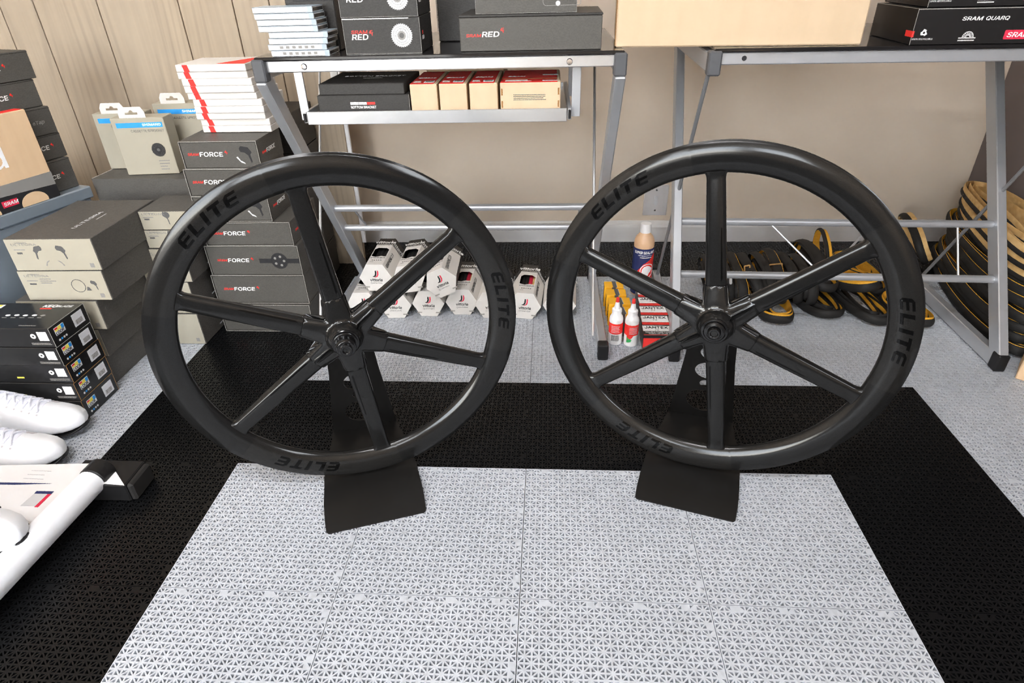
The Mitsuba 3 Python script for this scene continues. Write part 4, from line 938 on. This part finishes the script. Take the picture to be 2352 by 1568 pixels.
for j, (x, y) in enumerate(((.2245, .500), (.2655, .4925))):
    t = Thing('glue_bottle', ['white glue bottle with a red cap and a barcode, next to the desk foot', 'white glue bottle with a red cap and a green label corner, beside the tape boxes'][j], 'bottle', 'white glue bottles', place(x, y, .0006, -8+20*j))
    r = .0182
    t.part('body', lathe([(0, 0), (r-.002, 0), (r, .002), (r, .074), (r-.0015, .081), (r-.005, .087), (.0125, .090), (.0122, .094), (0, .094)], 36), 'bottle_white', smooth=35)
    t.part('shoulder_collar', lathe([(0, .094), (.0128, .094), (.0128, .103), (.011, .105), (0, .105)], 28), 'bottle_white', smooth=35)
    t.part('nozzle', lathe([(0, .105), (.0085, .105), (.0048, .124), (0, .124)], 24), 'bottle_white', smooth=35)
    t.part('cap', lathe([(0, .122), (.0049, .122), (.0042, .135), (.0028, .137), (0, .137)], 20), 'ink_red', smooth=35, label='small red cap')
    lb = t.part('label', lathe([(r+.0001, .0345), (r+.0004, .035), (r+.0004, .0655), (r+.0001, .066)], 40), 'ink_red', label='red label', smooth=60)
    for q in range(5): t.part('small_print', wrap(fine(rect(-.012, .040+.0045*q, .011-.002*(q % 2), .0412+.0045*q), .005), r+.0004), 'ink_pale', lb)
    if j == 0:
        for q in range(7): t.part('bar_code', wrap(rect(-.010+.003*q, .014, -.0085+.003*q, .0315), r), 'ink_grey')
    else:
        t.part('green_corner', wrap(fine(poly([(-.018, .012), (-.006, .016), (-.004, .022), (-.018, .030)]), .004), r), 'ink_green', label='green label corner')
        t.part('label_tail', wrap(fine(poly([(-.018, .035), (.0, .035), (-.006, .026), (-.018, .021)]), .004), r), 'ink_red')
for k in range(4):
    y = .530+.0585*k; w, d, h = [.060, .060, .056, .056][k], .040, [.070, .070, .068, .064][k]
    t = Thing('tube_box', 'small yellow and grey inner tube box between the desks, ' + ['front one behind the glue bottles', 'second from the front', 'third from the front', 'rear one'][k], 'box', 'yellow inner tube boxes', place(.2085+.0035*(3-k)*.6, y, .0006, 2-k*1.5))
    t.part('body', bx(0, w, 0, d, 0, h, .001), 'yellow_card')
    for side in ('front', 'top'):
        F = face(side, w, d, h); hh = h if side == 'front' else d
        t.part('grey_band', *sw2(on(F, poly([(w*.46, 0), (w*.66, 0), (w*.60, hh), (w*.40, hh)])), 'ink_grey'), label='dark grey band')
        t.part('pale_line', xf(poly([(w*.66, 0), (w*.68, 0), (w*.62, hh), (w*.60, hh)]), F @ tr(0, 0, .0001)), 'ink_pale')
    t.part('lettering', *sw2((face('left', w, d, h) @ tr(d*.66, .006, 0) @ rot('z', PI/2), txt('CONTI', .012, True, 0, 1.0)), 'ink_black'), label='black CONTI lettering')
    t.part('small_print', *sw2(on(face('front', w, d, h), lines(2, .010, .002, .005), w*.74, h*.6), 'ink_grey'))
for k in range(5):
    w, d, h = .0765, .0535, .0440
    y = .4640+.0545*k; x = .2935+.0052*k*.6
    t = Thing('tape_box', 'black and red JANTEX tape box with a white label, ' + ['front one', 'second from the front', 'third from the front', 'fourth from the front', 'rear one'][k], 'box', 'black and red tape boxes', place(x, y, .0006, -1+.6*k))
    t.part('body', bx(0, w, 0, d, 0, h, .001), 'card_gloss_black')
    Ft = face('top', w, d, h); F = face('front', w, d, h)
    t.part('white_label', *sw2(on(Ft, rect(.002, .016 if k else .022, w-.002, d-.003), 0, 0), 'ink_white'), label='white label')
    t.part('lettering', xf(txt('JANTEX', .0115, True, 0, 1.0, 'c'), Ft @ tr(w*.5, d-.0185, .0005)), 'ink_black', label='black JANTEX lettering')
    t.part('small_print', xf(txt('76', .0075, False, 0, 1.0, 'c'), Ft @ tr(w*.5, d-.030, .0005)), 'ink_mid')
    t.part('red_strip', *sw2(on(Ft, rect(.001, .001, w-.001, .0145) if k else rect(.001, .001, w-.001, .003), 0, 0), 'ink_red'), label='red printed strip')
    if k == 0: t.part('small_print', *sw2(on(Ft, txt('DOUBLE FACE TAPE', .0052, True, 0, .95, 'c'), w*.52, .0135), 'ink_pale')); t.part('small_print', *sw2(on(Ft, txt('TUBULAR GLUE', .0052, True, 0, .95, 'c'), w*.52, .0055), 'ink_pale'))
    t.part('red_front', *sw2(on(F, rect(.001, .001, w-.001, h-.006 if k else h*.80), 0, 0), 'ink_red'), label='red printed front')
    if k == 0: t.part('lettering', *sw2(on(F, txt('JANTEX', .009, True, 0, 1.0, 'c'), w*.5, h*.2), 'ink_white'))

# ------------------------------------------------------------------ folded tubular tyres
def oval(a, b, n=56, e=2.5):
    q = np.arange(n)*2*PI/n; c, s = np.cos(q), np.sin(q)
    return np.stack([np.sign(c)*np.abs(c)**(2/e)*a, np.sign(s)*np.abs(s)**(2/e)*b], -1)
def band(path, z, h, th, wob=None):
    """closed upright band along a flat path; rounded outside"""
    n = len(path); d = np.roll(path, -1, 0)-np.roll(path, 1, 0); d /= np.linalg.norm(d, axis=1)[:, None]
    nr = np.stack([d[:, 1], -d[:, 0]], -1)
    prof = [(0, 0), (th*.55, .08), (th, .28), (th*1.06, .5), (th, .72), (th*.55, .92), (0, 1)]
    zo = np.zeros(n) if wob is None else wob
    rings = np.stack([np.column_stack([path[:, 0]+nr[:, 0]*o, path[:, 1]+nr[:, 1]*o, z+zo+h*f]) for o, f in prof], 1)
    k = len(prof); v = rings.reshape(-1, 3); F = []
    for i in range(n):
        for j in range(k):
            p, q = i*k+j, i*k+(j+1) % k; r, s = ((i+1) % n)*k+(j+1) % k, ((i+1) % n)*k+j
            F += [(p, q, r), (p, r, s)]
    m = trimesh.Trimesh(v, np.array(F), process=False)
    if m.volume < 0: m.invert()
    return m
def tyre(label, M, a, b, turns, side, h=.026, gold=.0305, lift=.0, group='folded tyres piled on the floor', seed=1, elast=None, base_top=False):
    t = Thing('tyre_bundle', label, 'folded tyre', group, M)
    r = np.random.default_rng(seed)
    for k in range(turns):
        aa, bb = a-.0145*k, b-.0145*k
        if bb < .012: break
        p = oval(aa, bb); p[:, 1] += .006*np.sin(p[:, 0]*9+r.random()*6)*(k+1)*.6
        w = lift*(p[:, 0]/a)**2 + .004*np.sin(np.arange(len(p))*.22+r.random()*6)
        w -= w.min()
        t.part('tread', band(p, .0, h, .0060, w), 'rubber', smooth=50)
        t.part('sidewall', band(oval(aa-.0006, bb-.0006)+np.column_stack([np.zeros(len(p)), p[:, 1]-oval(aa, bb)[:, 1]]), (h-gold)/2 if gold < h else 0, gold, .0022, w), side, label='yellow inner side' if side == 'sidewall_gold' else 'tan inner side', smooth=50)
    if elast is not None:
        x = elast; pl = Polygon(np.array([(-b-.009, -.001), (b+.009, -.001), (b+.009, gold+.004), (-b-.009, gold+.004)])).exterior.coords[:-1]
        pts = [np.array([x, y, z]) for y, z in pl]
        t.part('rubber_band', cat([tube(pts[i], pts[(i+1) % 4], .0022, 8) for i in range(4)]), 'elastic', label='thin elastic band')
    return t
def tp(x, y, z, yaw_, pit=0, rl=0): return place(x, y, z, yaw_) @ rot('y', math.radians(pit)) @ rot('x', math.radians(rl))
G = 'sidewall_gold'
UP_ = [(.512, 76), (.549, 80), (.588, 84), (.627, 79), (.664, 86), (.702, 82), (.742, 78), (.782, 84)]
UN = ['first at the left end', 'second from the left end', 'third from the left end', 'fourth from the left end', 'fifth from the left end', 'sixth from the left end', 'seventh from the left end', 'last one on the right']
for k, (x, r_) in enumerate(UP_):
    tyre('folded black tyre standing on edge in the pile, ' + UN[k], tp(x, .775+.02*((k*3) % 4)/3, .0585, 88+3*math.sin(k*2.4), 2*math.sin(k), r_), .112+.008*(k % 3), .050, 4, G, h=.0285, gold=.0300 if k in (2, 5) else .010, seed=7+k, elast=(-.04 if k in (3, 5) else None))
tyre('folded black tyre with yellow inside lying in front, below the spoke', tp(.700, .665, .001, 82), .075, .044, 2, G, seed=2)
tyre('folded black tyre lying in the middle of the pile', tp(.832, .735, .001, 97), .112, .052, 4, G, gold=.012, seed=3)
tyre('folded black tyre lying near the right rim at the end of the pile', tp(.952, .715, .001, 94), .125, .052, 4, G, gold=.012, seed=4)
tyre('folded black tyre tilted on top of the middle of the pile', tp(.838, .800, .040, 92, 9, 6), .110, .045, 3, G, gold=.012, seed=5)
tyre('folded black tyre on the right of the pile, its yellow side showing', tp(.940, .780, .042, 100, 12, -10), .120, .043, 3, G, seed=6)
tyre('folded tyre with a yellow loop standing up at the back of the pile', tp(.895, .905, .074, 84, -16, 80), .10, .058, 1, G, h=.012, gold=.020, seed=12)
tyre('folded black tyre standing on edge behind the yellow loop', tp(.845, .89, .060, 90, 2, 80), .12, .052, 4, G, h=.030, gold=.012, seed=15)
tyre('folded black tyre at the back right of the pile by the baseboard', tp(1.015, .90, .001, 96), .130, .050, 4, G, gold=.012, seed=13)
tyre('folded black tyre lying over the back right one', tp(1.00, .88, .032, 92, 5, 4), .115, .046, 4, G, gold=.0275, seed=16)
tyre('folded black tyre with yellow edge at the far right of the pile', tp(1.058, .660, .001, 99), .085, .042, 3, G, seed=14)
t = Thing('valve_stem', 'small red and white valve stem sticking out of the left tyres', 'valve', M=tp(.560, .665, .098, 30, 0, 0))
t.part('stem', tube((0, 0, 0), (-.012, -.006, .024), .0040, 10), 'ink_white', smooth=40); t.part('cap', tube((-.0122, -.0061, .0244), (-.019, -.009, .038), .0046, 10), 'ink_red', smooth=40)
# the tall stack of tyres in the right corner
ax = math.degrees(math.atan2(.135, .61))
for k in range(9):
    z = .001+.0325*k*.74
    tan = k >= 6
    tyre('folded %s tyre in the right corner stack, %s' % ('tan walled' if tan else 'black', ['lowest', 'second up', 'third up', 'fourth up', 'fifth up', 'sixth up', 'third from the top', 'second from the top', 'topmost'][k]),
         tp(1.305+.004*math.sin(k*2.3)+(.0 if k < 6 else .008), .745+.012*math.sin(k*1.7), .001+.0298*k, 90-ax+1.2*math.sin(k*1.3), -1.0 if k > 5 else 0), .318-.008*k*.5, .066, 2 if k < 5 else 5, G if not tan else 'sidewall_tan', h=.0260 if not tan else .014, gold=.0272 if not tan else .0285, group='tyres stacked in the right corner', seed=20+k)
for j, (x, y, z) in enumerate(((1.315, 1.06, .272), (1.235, 1.045, .19))):
    tyre(['tan walled tyre loop leaning against the wall above the corner stack', 'tan walled tyre loop standing behind the desk leg'][j], tp(x, y, z-.19+.075, 80, -6, 62-4*j), .11, .062, 2, 'sidewall_tan', h=.022, gold=.034, group='tyres stacked in the right corner', seed=40+j) if j == 1 else None
t = Thing('kraft_box', 'small kraft box at the right picture edge in front of the tyre stack', 'box', M=place(1.172, .345, .0006, -38))
t.part('body', bx(0, .12, 0, .09, 0, .0745, .002), 'kraft'); t.part('flap', bx(.001, .119, .001, .044, .0745, .0757, .0005), 'kraft'); t.part('flap', bx(.001, .119, .046, .089, .0745, .0757, .0005), 'kraft')

# ------------------------------------------------------------------ white shoes and the folded white stand, lower left
SX = np.array([-.140, -.134, -.118, -.09, -.05, -.01, .03, .06, .09, .112, .128, .138, .1435, .146])
SW = np.array([.010, .022, .030, .033, .0325, .0345, .0410, .0450, .0445, .0395, .0310, .0205, .0115, .0035])
SH = np.array([.050, .078, .092, .100, .100, .090, .0735, .0610, .0515, .0445, .0375, .0295, .0215, .0125])
SZ = np.array([.022, .018, .016, .0145, .0135, .0130, .0130, .0135, .0150, .0175, .0205, .0235, .0262, .0290])
def shoe_ring(x, n=36, out=0.0, top=True):
    w, h, zb = (np.interp(x, SX, a) for a in (SW, SH, SZ))
    q = np.arange(n)*2*PI/n; c, s = np.cos(q), np.sin(q)
    y = np.sign(c)*np.abs(c)**.80*(w+out)
    if top:
        y = np.where(s > 0, y*(1-.42*s**2), y)
        z = np.where(s > 0, zb+h*.30+h*.70*np.abs(s)**.85, zb+h*.30*(1-np.abs(s)**.6))
    else: z = zb - .0085 + .0095*(s+1)/2
    return np.stack([np.full(n, x), y + .004*np.sin((x+.02)*18), z], -1)
def shoe(label, M, laces=True):
    t = Thing('cycling_shoe', label, 'shoe', 'white cycling shoes', M)
    xs = np.unique(np.concatenate([SX, np.linspace(-.134, .138, 18)]))
    u = t.part('upper', loft([shoe_ring(x) for x in xs]), 'shoe_white', smooth=50)
    t.part('sole', loft([shoe_ring(x, out=.0012, top=False) for x in xs]), 'plastic_black', smooth=50)
    for x in (-.100, .058): t.part('cleat', bx(x-.020, x+.020, -.018, .020, .0006, np.interp(x, SX, SZ)-.006, .003), 'plastic_dark')
    def surf(x, a):
        r = shoe_ring(x, 360); c = r[int(round(math.degrees(a))) % 360]; return c
    def strand(x0, a0, x1, a1, rad=.0026, flat=1):
        pts = [surf(x0+(x1-x0)*f, a0+(a1-a0)*f)+[0, 0, .0012+.0022*math.sin(PI*f)] for f in np.linspace(0, 1, 7)]
        return cat([tube(pts[i], pts[i+1], rad, 7) for i in range(6)])
    if laces:
        xs_ = np.linspace(-.030, .062, 7); aL, aR = math.radians(128), math.radians(52)
        t.part('tongue', loft([np.array([surf(x, a)+[0, 0, .0006] for a in np.linspace(math.radians(62), math.radians(118), 7)]+[surf(x, a)-[0, 0, .003] for a in np.linspace(math.radians(118), math.radians(62), 7)]) for x in np.linspace(-.05, .066, 10)]), 'lace_white', u)
        for i in range(6):
            t.part('lace', cat([strand(xs_[i], aL, xs_[i+1], aR), strand(xs_[i], aR, xs_[i+1], aL)]), 'lace_white', u)
        for x in xs_:
            for a in (aL+.12, aR-.12): 
                p = surf(x, a); t.part('eyelet', xf(lathe([(0, 0), (.0022, 0), (.0022, .0006), (0, .0006)], 8), frame_z(p+[0, 0, .0002], np.array([0, math.cos(a)*.6, .8]))), 'eyelet_grey', u)
        g = loft([np.array([surf(x, a)+[0, 0, .0004] for a in np.linspace(math.radians(40), math.radians(62), 4)]+[surf(x, a)-[0, 0, .002] for a in np.linspace(math.radians(62), math.radians(40), 4)]) for x in np.linspace(.066, .080, 4)])
        t.part('eyelet_guard', g, 'eyelet_grey', u, label='pale grey lace guard')
        for k in range(6):
            p = surf(-.02+.016*k, math.radians(12 if k % 2 else 20)); t.part('vent_hole', xf(lathe([(0, 0), (.0011, 0), (.0011, .0004), (0, .0004)], 6), frame_z(p, np.array([0, 1, .2]))), 'eyelet_grey', u)
    return t
shoe('white laced cycling shoe lying next to the black pedal boxes', place(-1.142, .091, .0006, 1))
shoe('white laced cycling shoe, nearer of the pair on the grey tiles', place(-1.118, -.020, .0006, 3))
t = Thing('folded_stand', 'white tubular stand lying folded on the floor with a black collar and black foot', 'stand', M=np.eye(4))
tb = t.part('leg_tube', tube((-.8405, -.108, .0470), (-.8720, -.62, .0455), .0255, 28), 'enamel_white', smooth=40)
t.part('collar', tube((-.8385, -.0735, .0471), (-.8405, -.1085, .0470), .0270, 28), 'plastic_black', label='black plastic collar', smooth=40)
ft = t.part('foot_bar', bx(-.90, -.7725, -.116, -.045, .0008, .0440, .0025), 'plastic_black', label='square black foot bar')
t.part('foot_end', bx(-.7745, -.7610, -.113, -.048, .0006, .0420, .006), 'rubber', label='rubber end of the foot bar')
t.part('cross_bar', cat([bx(-1.30, -.92, -.36, -.32, .0008, .0405, .003), bx(-1.30, -.92, -.115, -.080, .0008, .0405, .003)]), 'plastic_dark')
t.part('base_plate', bx(-1.36, -.903, -.50, -.070, .041, .0445, .001), 'plastic_dark')
def sheet(pts, z, curl=.0):
    m = fine(poly(pts, .0006), .02); v = m.vertices; v[:, 2] += z + curl*np.sin(v[:, 0]*22+v[:, 1]*9); return trimesh.Trimesh(v, m.faces, process=False)
t = Thing('paper_sheet', 'white paper sheet with faint print lying across the black foot bar', 'paper')
t.part('page', sheet([(-1.25, -.080), (-.838, -.056), (-.7715, -.1165), (-.8200, -.1130), (-1.22, -.150)], .0447), 'paper_white')
t.part('small_print', xf(lines(3, .045, .0016, .011, .2, 8), tr(-.985, -.083, .0456) @ rot('z', -.03)), 'ink_pale')
t = Thing('product_card', 'white printed product card with a dark strip lying beside the white tube', 'paper')
t.part('page', sheet([(-1.32, -.135), (-.876, -.117), (-.892, -.52), (-1.33, -.54)], .0475), 'paper_white')
t.part('dark_strip', sheet([(-1.30, -.130), (-.985, -.1245), (-.915, -.1195), (-.985, -.1195), (-1.30, -.121)], .0484), 'ink_navy', label='thin dark printed strip')
t.part('print_patch', sheet([(-.930, -.147), (-.903, -.147), (-.905, -.178), (-.934, -.178)], .0484), 'ink_pale', label='small grey printed patch')
t.part('print_patch', sheet([(-.930, -.140), (-.896, -.140), (-.896, -.147), (-.930, -.147)], .0484), 'ink_navy'); t.part('print_patch', sheet([(-.903, -.147), (-.896, -.147), (-.898, -.180), (-.905, -.180)], .0484), 'ink_crimson')
lo = poly(sbox(-.02, -.012, .02, .012).buffer(.006).exterior.buffer(.0012)); t.part('line_drawing', xf(lo, tr(-1.005, -.205, .0484)), 'ink_grey', label='line drawing of a buckle')
t.part('line_drawing', xf(poly(Point(0, 0).buffer(.005, 14).difference(Point(0, 0).buffer(.002, 8))), tr(-.972, -.185, .0484)), 'ink_black')
shoe('white cycling shoe standing on the printed card beside the white tube', place(-.988, -.268, .0478, -2), laces=True)
